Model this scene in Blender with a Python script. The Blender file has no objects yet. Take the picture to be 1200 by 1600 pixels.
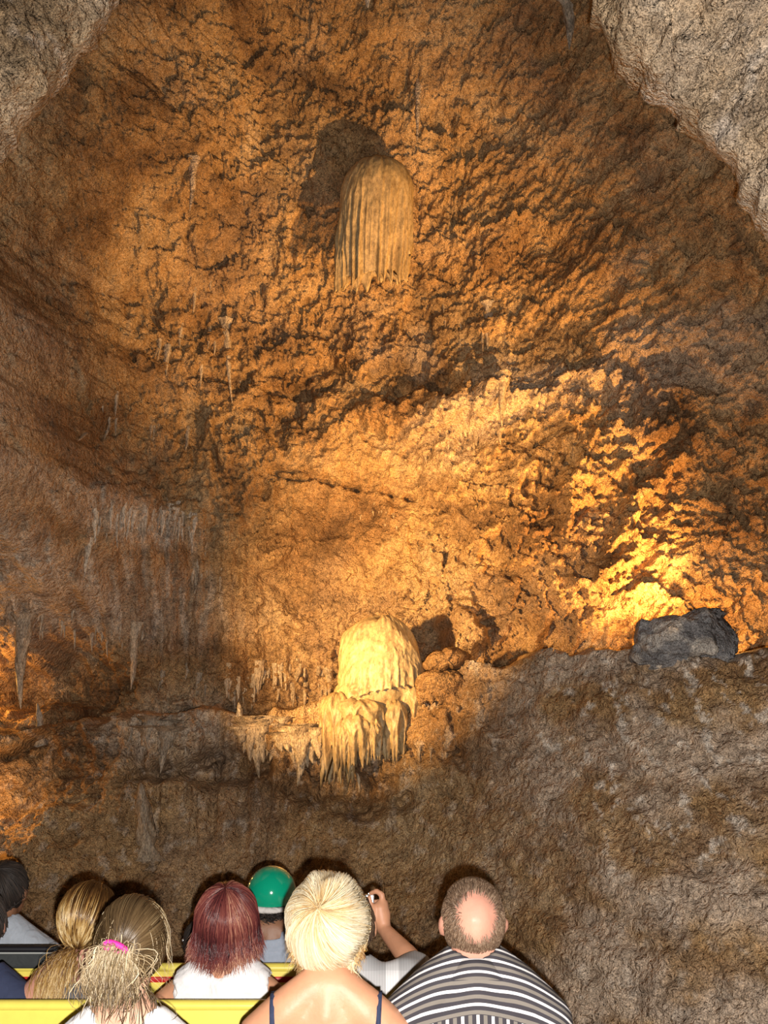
import bpy, bmesh, math, random
import numpy as np
from mathutils import Vector, Matrix, Euler

# ------------------------------------------------------------------ camera
S = bpy.context.scene
COL = S.collection
F = 1700.0                       # focal length in pixels of the 1200 x 1600 frame
PITCH = math.radians(15.0)
CAMZ = 1.52
cp, sp = math.cos(PITCH), math.sin(PITCH)

def at(px, py, Y):
    """world point seen at pixel (px, py) standing at distance Y down the cave"""
    dx, dy = (px - 600.0) / F, (800.0 - py) / F
    d = (dx, cp - dy * sp, sp + dy * cp)
    t = Y / d[1]
    return Vector((d[0] * t, Y, CAMZ + d[2] * t))

cam = bpy.data.cameras.new('camera')
cam.sensor_fit = 'VERTICAL'
cam.sensor_height = 36.0
cam.lens = F / 1600.0 * 36.0
cam.clip_start = 0.02
cam.clip_end = 100
camo = bpy.data.objects.new('camera', cam)
COL.objects.link(camo)
camo.location = (0, 0, CAMZ)
camo.rotation_euler = (math.pi / 2 + PITCH, 0, 0)
S.camera = camo

# ------------------------------------------------------------------ world, exposure
W = bpy.data.worlds.new('cave_dark')
S.world = W
W.use_nodes = True
W.node_tree.nodes['Background'].inputs[0].default_value = (0.0, 0.0, 0.0, 1)
W.node_tree.nodes['Background'].inputs[1].default_value = 0.0
S.view_settings.view_transform = 'Standard'
S.view_settings.look = 'None'
S.view_settings.gamma = 1.0
S.view_settings.exposure = 0.38
S.view_settings.use_curve_mapping = False
S.cycles.max_bounces = 5
S.cycles.diffuse_bounces = 3

# ------------------------------------------------------------------ lights of the place
def lamp(name, kind, loc, power, col, radius=0.05, target=None, angle=60, blend=0.5):
    l = bpy.data.lights.new(name, kind)
    l.energy = power
    l.color = col
    l.shadow_soft_size = radius
    o = bpy.data.objects.new(name, l)
    COL.objects.link(o)
    o.location = loc
    if kind == 'SPOT':
        l.spot_size = math.radians(angle)
        l.spot_blend = blend
        d = Vector(target) - Vector(loc)
        o.rotation_euler = d.to_track_quat('-Z', 'Y').to_euler()
    return o

WARM = (1.0, 0.55, 0.185)
AMBER = (1.0, 0.47, 0.11)
# the flash of the camera that took the picture: a little below and right of its lens
lamp('camera_flash', 'POINT', (0.022, 0.0, CAMZ - 0.055), 620, (1.0, 0.93, 0.86), 0.012)
# floodlight on the ground before the wall, aimed at the flowstone dome
lamp('floodlight_dome', 'SPOT', (-1.95, 4.5, 2.25), 1750, (1.0, 0.58, 0.21), 0.05, at(625, 940, 8.0), 45, 1.0)
# floodlight by the right hand wall, aimed at the hanging drapery
lamp('floodlight_drapery', 'SPOT', (2.0, 4.9, 2.0), 1080, WARM, 0.05, at(545, 440, 8.0), 50, 1.0)
# lamps behind the boulder on the right ledge
lamp('lamp_boulder', 'POINT', at(1075, 985, 6.95), 34, AMBER, 0.05)
lamp('spot_boulder', 'SPOT', at(1070, 985, 6.85), 340, AMBER, 0.05, at(830, 720, 8.0), 88, 1.0)
# lamps in the hollow at the left
lamp('lamp_hollow', 'POINT', at(-32, 1080, 7.95), 8, AMBER, 0.05)
lamp('lamp_low', 'POINT', at(-32, 1225, 7.02), 6, AMBER, 0.05)

# ------------------------------------------------------------------ noise
def _hash(ix, iy, iz, seed):
    h = (ix.astype(np.uint32) * np.uint32(374761393) + iy.astype(np.uint32) * np.uint32(668265263)
         + iz.astype(np.uint32) * np.uint32(2147483647) + np.uint32((seed * 974711) & 0xffffffff))
    h = (h ^ (h >> np.uint32(13))) * np.uint32(1274126177)
    h = (h ^ (h >> np.uint32(16))) * np.uint32(2246822519)
    return h ^ (h >> np.uint32(15))

_rg = np.random.RandomState(7)
_gt = _rg.normal(size=(1024, 3)).astype(np.float32)
_gt /= np.linalg.norm(_gt, axis=1)[:, None]
GX, GY, GZ = [np.ascontiguousarray(_gt[:, i]) for i in range(3)]
_ga = np.linspace(0, 2 * math.pi, 1024, endpoint=False)
G2X, G2Z = np.cos(_ga).astype(np.float32), np.sin(_ga).astype(np.float32)

def perlin(x, y, z, seed=0):
    x, z = np.asarray(x, np.float32), np.asarray(z, np.float32)
    flat = y is None
    fx, fz = np.floor(x), np.floor(z)
    ix, iz = fx.astype(np.int32), fz.astype(np.int32)
    rx, rz = x - fx, z - fz
    fade = lambda r: r * r * r * (r * (r * 6 - 15) + 10)
    ux, uz = fade(rx), fade(rz)
    l = lambda a, b, t: a + (b - a) * t
    m = np.uint32(1023)
    if flat:
        def g(dx, dz):
            h = _hash(ix + dx, np.int32(0) * ix, iz + dz, seed) & m
            return G2X[h] * (rx - dx) + G2Z[h] * (rz - dz)
        return 1.5 * l(l(g(0, 0), g(1, 0), ux), l(g(0, 1), g(1, 1), ux), uz)
    y = np.asarray(y, np.float32)
    fy = np.floor(y); iy = fy.astype(np.int32); ry = y - fy; uy = fade(ry)
    def g(dx, dy, dz):
        h = _hash(ix + dx, iy + dy, iz + dz, seed) & m
        return GX[h] * (rx - dx) + GY[h] * (ry - dy) + GZ[h] * (rz - dz)
    return 1.6 * l(l(l(g(0,0,0), g(1,0,0), ux), l(g(0,1,0), g(1,1,0), ux), uy),
                   l(l(g(0,0,1), g(1,0,1), ux), l(g(0,1,1), g(1,1,1), ux), uy), uz)

def fbm(x, y, z, octs=4, seed=0, gain=0.5):
    s, a, f = 0, 1.0, 1.0
    for i in range(octs):
        s = s + a * perlin(x * f, None if y is None else y * f, z * f, seed + i)
        a *= gain; f *= 2.03
    return s

def ridged(x, y, z, octs=3, seed=0, gain=0.5):
    s, a, f = 0, 1.0, 1.0
    for i in range(octs):
        s = s + a * (1 - 2 * np.abs(perlin(x * f, None if y is None else y * f, z * f, seed + i)))
        a *= gain; f *= 2.1
    return s

def worley(x, y, z, seed=0):
    """distance to the nearest feature point (2-D cells in x, z)"""
    x, z = np.asarray(x, np.float32), np.asarray(z, np.float32)
    fx, fz = np.floor(x), np.floor(z)
    ix, iz = fx.astype(np.int32), fz.astype(np.int32)
    best = np.full(x.shape, 9.0, np.float32)
    zero = np.zeros_like(ix)
    for dx in (-1, 0, 1):
        for dz in (-1, 0, 1):
            h = _hash(ix + dx, zero, iz + dz, seed)
            px = fx + dx + (h & np.uint32(1023)).astype(np.float32) / 1023
            pz = fz + dz + ((h >> np.uint32(10)) & np.uint32(1023)).astype(np.float32) / 1023
            best = np.minimum(best, (x - px) ** 2 + (z - pz) ** 2)
    return np.sqrt(best)

def facets(x, z, seed=0, tilt=0.9):
    """broken rock: every cell is a tilted plane with an offset of its own, about -1 .. 1"""
    x, z = np.asarray(x, np.float32), np.asarray(z, np.float32)
    fx, fz = np.floor(x), np.floor(z)
    ix, iz = fx.astype(np.int32), fz.astype(np.int32)
    best = np.full(x.shape, 9.0, np.float32); val = np.zeros(x.shape, np.float32)
    zero = np.zeros_like(ix)
    for dx in (-1, 0, 1):
        for dz in (-1, 0, 1):
            h = _hash(ix + dx, zero, iz + dz, seed)
            ex = x - (fx + dx + (h & np.uint32(255)).astype(np.float32) / 255)
            ez = z - (fz + dz + ((h >> np.uint32(8)) & np.uint32(255)).astype(np.float32) / 255)
            d = ex * ex + ez * ez
            k = d < best
            v = ((h >> np.uint32(16)) & np.uint32(255)).astype(np.float32) / 127.5 - 1
            t = (h >> np.uint32(22)) & np.uint32(1023)
            v = 0.6 * v + tilt * (G2X[t] * ex + (G2Z[t] + 0.45) * ez)
            val = np.where(k, v, val); best = np.where(k, d, best)
    return val

def sstep(a, b, x):
    t = np.clip((x - a) / (b - a), 0, 1)
    return t * t * (3 - 2 * t)

# ------------------------------------------------------------------ mesh helpers
def mesh_np(name, V, Fq, mat, parent=None, smooth=True, attrs=None):
    """V (n,3), Fq (m,4) quads or (m,3) tris -> object"""
    me = bpy.data.meshes.new(name)
    V = np.ascontiguousarray(V, np.float32); Fq = np.ascontiguousarray(Fq, np.int32)
    k = Fq.shape[1]
    me.vertices.add(len(V)); me.vertices.foreach_set('co', V.ravel())
    me.loops.add(Fq.size); me.loops.foreach_set('vertex_index', Fq.ravel())
    me.polygons.add(len(Fq))
    me.polygons.foreach_set('loop_start', np.arange(0, Fq.size, k, dtype=np.int32))
    if smooth:
        me.polygons.foreach_set('use_smooth', np.ones(len(Fq), bool))
    me.update(calc_edges=True)
    for an, av in (attrs or {}).items():
        av = np.asarray(av, np.float32)
        if av.ndim == 1:
            me.attributes.new(an, 'FLOAT', 'POINT').data.foreach_set('value', av)
        else:
            me.attributes.new(an, 'FLOAT_COLOR', 'POINT').data.foreach_set('color', np.ascontiguousarray(av).ravel())
    o = bpy.data.objects.new(name, me)
    COL.objects.link(o)
    if mat: me.materials.append(mat)
    if parent: o.parent = parent
    return o

def grid_faces(ny, nx, wrap=False, flip=False):
    i = np.arange(ny - 1)[:, None]; j = np.arange(nx if wrap else nx - 1)[None, :]
    j2 = (j + 1) % nx
    a, b, c, d = i * nx + j, i * nx + j2, (i + 1) * nx + j2, (i + 1) * nx + j
    f = np.stack([a, b, c, d] if not flip else [d, c, b, a], -1).reshape(-1, 4)
    return f

def tag(o, label=None, cat=None, group=None, kind=None):
    if label: o['label'] = label
    if cat: o['category'] = cat
    if group: o['group'] = group
    if kind: o['kind'] = kind
    return o

def empty(name, loc=(0, 0, 0)):
    o = bpy.data.objects.new(name, None)
    COL.objects.link(o)
    o.location = loc
    o.empty_display_size = 0.1
    return o

# ------------------------------------------------------------------ materials
def nodes(name):
    m = bpy.data.materials.new(name); m.use_nodes = True
    nt = m.node_tree
    return m, nt, nt.nodes['Principled BSDF']

def N(nt, t, **kw):
    n = nt.nodes.new(t)
    for k, v in kw.items():
        if k.startswith('i_'):
            n.inputs[k[2:].replace('_', ' ')].default_value = v
        else:
            setattr(n, k, v)
    return n

def ramp(nt, src, stops):
    r = nt.nodes.new('ShaderNodeValToRGB')
    e = r.color_ramp.elements
    while len(e) < len(stops): e.new(0.5)
    for q, (p, c) in zip(e, stops):
        q.position = p; q.color = (*c, 1) if len(c) == 3 else c
    nt.links.new(src, r.inputs[0])
    return r.outputs[0]

def mixc(nt, fac, a, b, mode='MIX'):
    n = nt.nodes.new('ShaderNodeMix'); n.data_type = 'RGBA'; n.blend_type = mode
    for s, v in ((n.inputs[0], fac), (n.inputs[6], a), (n.inputs[7], b)):
        if isinstance(v, bpy.types.NodeSocket): nt.links.new(v, s)
        elif isinstance(v, (int, float)): s.default_value = v
        else: s.default_value = (*v, 1)
    return n.outputs[2]

def noise(nt, vec, scale, detail=4, rough=0.55, dist=0.0):
    n = nt.nodes.new('ShaderNodeTexNoise')
    n.inputs['Scale'].default_value = scale
    n.inputs['Detail'].default_value = detail
    n.inputs['Roughness'].default_value = rough
    n.inputs['Distortion'].default_value = dist
    if vec: nt.links.new(vec, n.inputs['Vector'])
    return n.outputs['Fac']

def rock_material(name, tones, pale, grey, rough=0.72, bump=0.5, spec=0.35, stretch=1.0, grain=0.75):
    m, nt, b = nodes(name)
    tc = nt.nodes.new('ShaderNodeTexCoord')
    mp = nt.nodes.new('ShaderNodeMapping'); mp.inputs['Scale'].default_value = (1, 1, stretch)
    nt.links.new(tc.outputs['Object'], mp.inputs[0]); vec = mp.outputs[0]
    n1 = noise(nt, vec, 1.3, 5, 0.62, 0.6)
    c = ramp(nt, n1, [(0.28, tones[0]), (0.42, tones[1]), (0.55, tones[2]), (0.72, tones[3])])
    for an, col in (('grey', grey), ('pale', pale)):
        a = nt.nodes.new('ShaderNodeAttribute'); a.attribute_name = an
        c = mixc(nt, a.outputs['Fac'], c, col)
    n2 = noise(nt, vec, 9.0, 4, 0.7, 0.3)
    c = mixc(nt, 0.75, c, ramp(nt, n2, [(0.28, (0.34, 0.30, 0.27)), (0.5, (1, 1, 1)), (0.76, (1.5, 1.45, 1.36))]), 'MULTIPLY')
    n3 = noise(nt, vec, 46.0, 2, 0.7)
    c = mixc(nt, 0.55, c, ramp(nt, n3, [(0.3, (0.40, 0.36, 0.33)), (0.5, (1, 1, 1)), (0.72, (1.45, 1.4, 1.33))]), 'MULTIPLY')
    n4 = noise(nt, vec, 150.0, 1, 0.6)
    c = mixc(nt, grain, c, ramp(nt, n4, [(0.30, (0.30, 0.27, 0.24)), (0.5, (1, 1, 1)), (0.70, (1.6, 1.55, 1.48))]), 'MULTIPLY')
    nt.links.new(c, b.inputs['Base Color'])
    b.inputs['Roughness'].default_value = rough
    b.inputs['Specular IOR Level'].default_value = spec
    h1 = noise(nt, vec, 34.0, 2, 0.72)
    v = nt.nodes.new('ShaderNodeTexVoronoi'); v.inputs['Scale'].default_value = 26.0
    nt.links.new(vec, v.inputs['Vector'])
    h = nt.nodes.new('ShaderNodeMath'); h.operation = 'MULTIPLY_ADD'
    nt.links.new(v.outputs['Distance'], h.inputs[0]); h.inputs[1].default_value = -0.5
    nt.links.new(h1, h.inputs[2])
    bp0 = nt.nodes.new('ShaderNodeBump')
    bp0.inputs['Strength'].default_value = bump
    bp0.inputs['Distance'].default_value = 0.010
    nt.links.new(noise(nt, vec, 95.0, 1, 0.7), bp0.inputs['Height'])
    bp = nt.nodes.new('ShaderNodeBump')
    bp.inputs['Strength'].default_value = bump
    bp.inputs['Distance'].default_value = 0.035
    nt.links.new(bp0.outputs[0], bp.inputs['Normal'])
    nt.links.new(h.outputs[0], bp.inputs['Height'])
    nt.links.new(bp.outputs[0], b.inputs['Normal'])
    return m

ROCK = rock_material('cave_rock', [(0.10, 0.055, 0.028), (0.27, 0.16, 0.075), (0.42, 0.27, 0.13), (0.52, 0.38, 0.22)],
                     (0.78, 0.72, 0.64), (0.56, 0.455, 0.36), bump=0.8)
NEAR = rock_material('pale_cave_rock', [(0.26, 0.18, 0.10), (0.44, 0.33, 0.21), (0.55, 0.43, 0.30), (0.62, 0.53, 0.42)],
                     (0.80, 0.74, 0.68), (0.54, 0.48, 0.42), bump=0.9)
CALC = rock_material('calcite', [(0.36, 0.24, 0.11), (0.41, 0.29, 0.14), (0.46, 0.34, 0.18), (0.52, 0.41, 0.24)],
                     (0.7, 0.64, 0.54), (0.42, 0.38, 0.32), rough=0.5, bump=0.14, spec=0.5, stretch=0.5, grain=0.25)
GREYROCK = rock_material('grey_rock', [(0.10, 0.10, 0.105), (0.18, 0.18, 0.19), (0.27, 0.27, 0.28), (0.40, 0.38, 0.36)],
                         (0.6, 0.56, 0.5), (0.25, 0.25, 0.26), bump=0.6)

# ------------------------------------------------------------------ the back wall
def tps(pts, X, Z):
    P = np.array([(p.x, p.z, p.y) for p in pts])
    n = len(P)
    def U(r2): return np.where(r2 > 0, r2 * np.log(np.maximum(r2, 1e-12)), 0)
    K = U((P[:, None, 0] - P[None, :, 0]) ** 2 + (P[:, None, 1] - P[None, :, 1]) ** 2) + np.eye(n) * 0.05
    Q = np.c_[np.ones(n), P[:, :2]]
    A = np.block([[K, Q], [Q.T, np.zeros((3, 3))]])
    w = np.linalg.solve(A, np.r_[P[:, 2], 0, 0, 0])
    out = w[n] + w[n + 1] * X + w[n + 2] * Z
    for i in range(n):
        out = out + w[i] * U((X - P[i, 0]) ** 2 + (Z - P[i, 1]) ** 2)
    return out

UP = [(-100, -60, 6.0), (200, -60, 6.6), (600, -60, 7.0), (900, -60, 6.6), (1300, -60, 5.8),
      (0, 200, 6.3), (300, 200, 7.4), (600, 200, 7.75), (900, 200, 7.3), (1250, 200, 6.3),
      (-50, 450, 6.1), (150, 450, 7.6), (300, 450, 8.05), (600, 450, 8.3), (900, 450, 7.8), (1250, 450, 6.8),
      (0, 700, 6.4), (150, 700, 7.7), (350, 700, 8.3), (600, 700, 8.6), (850, 700, 8.05), (1000, 700, 7.7), (1250, 700, 7.1),
      (0, 950, 7.7), (200, 950, 8.2), (400, 950, 8.4), (600, 950, 8.5), (850, 950, 7.9), (1050, 950, 7.5), (1250, 950, 7.3),
      (100, 1150, 8.1), (600, 1150, 8.4), (1100, 1150, 7.5), (600, -400, 6.0), (0, -400, 5.0), (1200, -400, 5.0)]
LOW = [(0, 1050, 7.6), (200, 1050, 7.75), (400, 1050, 7.7), (600, 1050, 7.5), (750, 1050, 7.25), (900, 1050, 6.5), (1100, 1050, 6.0), (1250, 1050, 5.75),
       (0, 1300, 7.0), (200, 1300, 7.4), (450, 1300, 7.4), (650, 1300, 7.2), (850, 1300, 6.25), (1100, 1300, 5.5), (1250, 1300, 5.3),
       (0, 1600, 6.8), (300, 1600, 7.0), (600, 1600, 6.8), (850, 1600, 5.9), (1100, 1600, 5.15), (1250, 1600, 4.9),
       (0, 800, 7.8), (600, 800, 7.6), (1200, 800, 6.4), (600, 2000, 6.0), (0, 2000, 6.0), (1200, 2000, 5.0)]
LEDGE = [(-200, 1150, 7.6), (0, 1140, 7.6), (100, 1125, 7.6), (190, 1105, 7.7), (330, 1092, 7.7), (385, 1108, 7.7), (440, 1102, 7.7), (520, 1088, 7.6),
         (660, 1052, 7.4), (735, 1034, 7.25), (800, 1036, 7.1), (865, 1012, 6.75), (930, 1000, 6.45), (1000, 1020, 6.25), (1100, 1022, 6.05), (1200, 1010, 5.85), (1400, 1000, 5.6)]
lw = sorted([(at(*p).x, at(*p).z) for p in LEDGE])
LX, LZ = np.array([p[0] for p in lw]), np.array([p[1] for p in lw])

def polyd(X, Z, pts):
    """distance in the wall plane to a polyline given by pixels at about 8 m"""
    P = [at(*p) for p in pts]
    d = np.full(X.shape, 99.0)
    for a, b in zip(P, P[1:]):
        ax, az, bx, bz = a.x, a.z, b.x, b.z
        t = np.clip(((X - ax) * (bx - ax) + (Z - az) * (bz - az)) / ((bx - ax) ** 2 + (bz - az) ** 2 + 1e-9), 0, 1)
        d = np.minimum(d, np.hypot(X - ax - t * (bx - ax), Z - az - t * (bz - az)))
    return d

def ell(X, Z, px, py, Y, rx, ry, n=None):
    """soft elliptical mask centred on a spot of the wall, radii in pixels at that distance"""
    c = at(px, py, Y); k = Y / F
    q = np.sqrt(((X - c.x) / (rx * k)) ** 2 + ((Z - c.z) / (ry * k)) ** 2)
    if n is not None: q = q + n
    return 1 - sstep(0.35, 1.25, q)

xs = np.concatenate([np.linspace(-6.5, -3.1, 24)[:-1], np.linspace(-3.1, 3.1, 610), np.linspace(3.1, 6.5, 24)[1:]])
pys = np.linspace(1800, -250, 800)
zs = np.array([at(600, p, 8.4 if p > 500 else 8.4 - (500 - p) / 830.0 * 2.0).z for p in pys])
zs = np.sort(zs)
X, Z = np.meshgrid(xs, zs)

def wall_base(X, Z):
    yu = tps([at(*p) for p in UP], X, Z)
    yl = tps([at(*p) for p in LOW], X, Z)
    zl = np.interp(X, LX, LZ)
    wob = 0.07 * fbm(X * 3.0, None, Z * 3.0, 4, 50)
    k = sstep(-0.03, 0.05, Z - zl + wob)
    y = yl + (np.where(Z < zl + 0.8, np.maximum(yu, yl + 0.05), yu) - yl) * k
    return np.clip(y, 3.4, 9.5), k

Yb, KUP = wall_base(X, Z)
NA = 0.45 * fbm(X * 2.5, None, Z * 2.5, 5, 61, 0.6); NB = 0.4 * fbm(X * 1.8, None, Z * 1.8, 4, 71)
WOB = 0.05 * fbm(X * 5, None, Z * 5, 4, 91)
n_lo = fbm(X * 0.9, None, Z * 0.9, 4, 3)
# hollow at the left, lit from inside, and the bulge that hangs above it
hol = ell(X, Z, 40, 1055, 8.0, 175, 62, NA)
Yb = Yb + 0.75 * hol
bul = ell(X, Z, -40, 700, 7.0, 150, 270, NB)
Yb = Yb - 0.42 * bul
low = ell(X, Z, 0, 1225, 7.0, 95, 110, NA)
Yb = Yb + 0.35 * low
# recess under the dripping flowstone
Yb = Yb + 0.24 * ell(X, Z, 535, 1228, 7.4, 85, 32, NA)
Yb = Yb + 0.18 * ell(X, Z, 330, 1200, 7.4, 95, 30, NA)
# hollow right of the dome
Yb = Yb + 0.12 * ell(X, Z, 665, 985, 8.3, 42, 40)
# buttress at the right of that hollow
Yb = Yb - 0.30 * ell(X, Z, 720, 990, 8.0, 34, 48, NA)
# flat hanging slab above it all
Yb = Yb - 0.22 * ell(X, Z, 690, 650, 8.4, 150, 40, NA)
# leaning ribs of rock on the right, their lit sides towards the lamp behind the boulder
sr = (0.81 * X - 0.585 * Z) / 0.42 + 0.9 * NB + 0.9 * NA
fr = sr - np.floor(sr)
Yb = Yb - 0.19 * np.clip(0.65 + 1.1 * NA, 0.1, 1.2) * ell(X, Z, 930, 780, 7.8, 210, 210, NB) * np.where(fr < 0.72, fr / 0.72, (1 - fr) / 0.28)
# long cracks
for pts, w, dep in [([(0, 1180, 7.4), (60, 1135, 7.4), (190, 1112, 7.6), (330, 1097, 7.6), (380, 1112, 7.6)], 0.035, 0.22),
                    ([(60, 1205, 7.2), (170, 1212, 7.2), (260, 1202, 7.3), (330, 1180, 7.4)], 0.03, 0.18),
                    ([(60, 1255, 7.2), (130, 1250, 7.2)], 0.025, 0.14),
                    ([(420, 600, 8.3), (480, 605, 8.3), (520, 580, 8.3)], 0.03, 0.14),
                    ([(420, 735, 8.4), (500, 742, 8.4), (575, 758, 8.4), (640, 770, 8.4)], 0.022, 0.12),
                    ([(560, 1180, 7.3), (650, 1178, 7.2), (720, 1175, 7.1)], 0.02, 0.10),
                    ([(700, 1085, 7.1), (716, 1160, 7.0), (740, 1240, 6.9)], 0.02, 0.08),
                    ([(500, 1262, 7.2), (560, 1275, 7.2), (640, 1250, 7.1)], 0.03, 0.12),
                    ([(800, 610, 8), (870, 585, 7.9), (960, 555, 7.8), (990, 590, 7.7)], 0.025, 0.14),
                    ([(840, 690, 8), (900, 665, 7.9), (960, 662, 7.8)], 0.022, 0.12),
                    ([(850, 1180, 6.6), (920, 1150, 6.5), (960, 1215, 6.5)], 0.02, 0.08)]:
    d = polyd(X, Z, pts) + WOB
    Yb = Yb + dep * np.exp(-(d / w) ** 2)

def crag(X, Z, smoothm=0.0, seed=0):
    """displacement towards the viewer (m): lobes, broken facets, flaky steps, nodules, pits"""
    wa, wb = fbm(X * 2.2, None, Z * 2.2, 4, seed + 31, 0.55), fbm(X * 2.2 + 9, None, Z * 2.2, 4, seed + 35, 0.55)
    wx, wz = X + 0.13 * wa, Z + 0.11 * wb
    d = 0.15 * fbm(wx * 0.8, None, wz * 0.8, 3, seed + 1)
    d = d + 0.045 * ridged(wx * 2.3, None, wz * 2.3, 2, seed + 11)
    rough = 1 - smoothm
    d = d + rough * 0.060 * facets(wx * 1.9, wz * 2.3, seed + 51)
    d = d + rough * 0.034 * facets(wx * 5.2, wz * 6.4, seed + 52)
    d = d + rough * 0.020 * facets(wx * 15 + wa, wz * 18 + wb, seed + 53)
    ph = wz * 3.0 + 0.5 * wx + 1.1 * wa
    saw = ph - np.floor(ph)
    env = sstep(0.0, 0.5, wb + 0.3 * wa)
    d = d + (0.06 * env * (1 - saw) * sstep(0.0, 0.10, saw))
    q1 = worley(wx * 9, None, wz * 8, seed + 5); q2 = worley(X * 23 + wa, None, Z * 19 + wb, seed + 6)
    d = d + rough * (0.028 * (0.6 - q1) + 0.018 * (0.6 - q2))
    f = fbm(X * 13, None, Z * 13, 4, seed + 9, 0.62)
    d = d + (1 - 0.5 * smoothm) * 0.030 * f
    # pits
    d = d - rough * 0.05 * sstep(0.38, 0.75, fbm(wx * 6.5, None, wz * 9, 3, seed + 15, 0.6))
    return d

# where the wall is smoother: flowstone-coated centre and the lower middle
smo = np.clip(0.75 * ell(X, Z, 560, 800, 8.5, 200, 170, 0.4 * n_lo) + 0.8 * ell(X, Z, 480, 1290, 7.3, 330, 120, 0.4 * n_lo)
              + 0.6 * ell(X, Z, 270, 950, 8.2, 210, 150, 0.4 * n_lo), 0, 0.9)
amp = 0.55 + 0.45 * KUP
Yw = Yb - crag(X, Z, smo) * (0.7 + 0.3 * KUP) * (1 - 0.45 * smo)
# vertical drip flutes under the ledge and on the left middle
fl = fbm(X * 11, None, Z * 1.3, 3, 101)
flm = (1 - KUP) * ell(X, Z, 450, 1200, 7.4, 330, 130, 0.4 * n_lo) + ell(X, Z, 250, 850, 8.2, 190, 210, 0.5 * n_lo) \
    + 0.8 * ell(X, Z, 470, 1040, 8.2, 110, 60, 0.3 * n_lo) + ell(X, Z, 130, 960, 8.0, 150, 50, 0.3 * n_lo)
Yw = Yw - 0.06 * np.clip(flm, 0, 1) * fl
Yw = np.minimum(Yw, 10.5)

pale = 0.75 * sstep(0.34, 0.70, fbm(X * 11, None, Z * 9, 4, 111, 0.65)) * np.clip(
    ell(X, Z, 1010, 1160, 6.4, 230, 170, 0.4 * n_lo) + 0.35 * (1 - KUP), 0, 1)
streak = fbm(X * 16, None, Z * 2.2, 3, 121)
drip = np.clip(ell(X, Z, 215, 825, 8.1, 110, 45, 0.3 * n_lo) + 0.7 * ell(X, Z, 190, 940, 8.1, 190, 70, 0.4 * n_lo)
               + 0.5 * ell(X, Z, 270, 1130, 7.7, 120, 70, 0.4 * n_lo), 0, 1)
pale = np.clip(pale + drip * 0.55 * sstep(-0.1, 0.6, streak), 0, 0.85)
grey = np.clip(0.55 * drip + 0.55 * sstep(-0.1, 0.5, fbm(X * 1.2, None, Z * 1.2, 4, 131)) * (0.25 + 0.75 * ell(X, Z, 900, 560, 7.9, 330, 230, 0.5 * n_lo)), 0, 0.8)
grey = np.clip(grey + 0.85 * (1 - KUP) * sstep(680, 900, 600 + X / Yb * F) * sstep(-0.35, 0.3, fbm(X * 2, None, Z * 2, 4, 135))  # lower right rock coloured lighter, flash brightness put into its tone
               + 0.65 * bul, 0, 0.9)
V = np.stack([X, Yw, Z], -1).reshape(-1, 3)
wall_back = mesh_np('wall_back', V, grid_faces(*X.shape), ROCK, attrs={'pale': pale.ravel(), 'grey': grey.ravel()})
tag(wall_back, kind='structure')

def wall_y(x, z):
    i = np.clip(np.interp(z, zs, np.arange(len(zs))), 0, len(zs) - 1.001)
    j = np.clip(np.interp(x, xs, np.arange(len(xs))), 0, len(xs) - 1.001)
    return float(Yw[int(i), int(j)])

def hit(px, py, lo=4.5):
    """where the ray through a pixel meets the wall"""
    y = lo
    while y < 10.5:
        p = at(px, py, y)
        if p.y >= wall_y(p.x, p.z): return p
        y += 0.02
    return at(px, py, 8.5)

# ------------------------------------------------------------------ near rock: the arch of the passage
def overhang(name, edge, out, Y0, Y1, seed, mat, nu=290, nv=150):
    """a thick lip of rock. edge: silhouette (pixels at distance Y0), out: direction away from the opening (metres),
    the front face runs outwards and towards the viewer, the back face turns away behind the edge"""
    E = [at(a, b, Y0) for a, b in edge]
    L = np.r_[0, np.cumsum([(q - p).length for p, q in zip(E, E[1:])])]
    u = np.linspace(0, L[-1], nu)
    ex, ez = np.interp(u, L, [e.x for e in E]), np.interp(u, L, [e.z for e in E])
    v = np.concatenate([np.linspace(-1, 0, nv // 4)[:-1], np.linspace(0, 1, nv) ** 1.15])
    Vv, _ = np.meshgrid(v, u, indexing='ij')
    o = Vector(out)
    ln = o.length; o = o / ln
    s = np.abs(Vv)
    PX = ex[None] + o.x * ln * s; PZ = ez[None] + o.z * ln * s
    front = Y0 - (Y0 - Y1) * (0.25 * np.sqrt(s + 1e-6) + 0.75 * s)
    back = Y0 + 1.1 * np.sqrt(s)
    PY = np.where(Vv >= 0, front, back)
    e = 0.06 * fbm(PX * 3.2, PY * 3.2, PZ * 3.2, 4, seed) + 0.03 * fbm(PX * 12, PY * 12, PZ * 12, 3, seed + 7)
    PX = PX + o.x * e; PZ = PZ + o.z * e
    dd = 0.85 * crag(PX * 1.5, PZ * 1.5, 0.0, seed) * np.where(Vv >= 0, sstep(0, 0.05, s), 0.0)
    PY = PY - dd
    gp = 0.55 * sstep(0.25, 0.7, fbm(PX * 2.6, PY, PZ * 2.6, 5, seed + 3, 0.6))
    gg = 0.22 * sstep(-0.1, 0.5, fbm(PX * 1.6, PY + 5, PZ * 1.6, 4, seed + 4))
    V = np.stack([PX, PY, PZ], -1).reshape(-1, 3)
    ob = mesh_np(name, V, grid_faces(len(v), nu, flip=True), mat, attrs={'pale': gp.ravel(), 'grey': gg.ravel()})
    return tag(ob, kind='structure')

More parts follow.
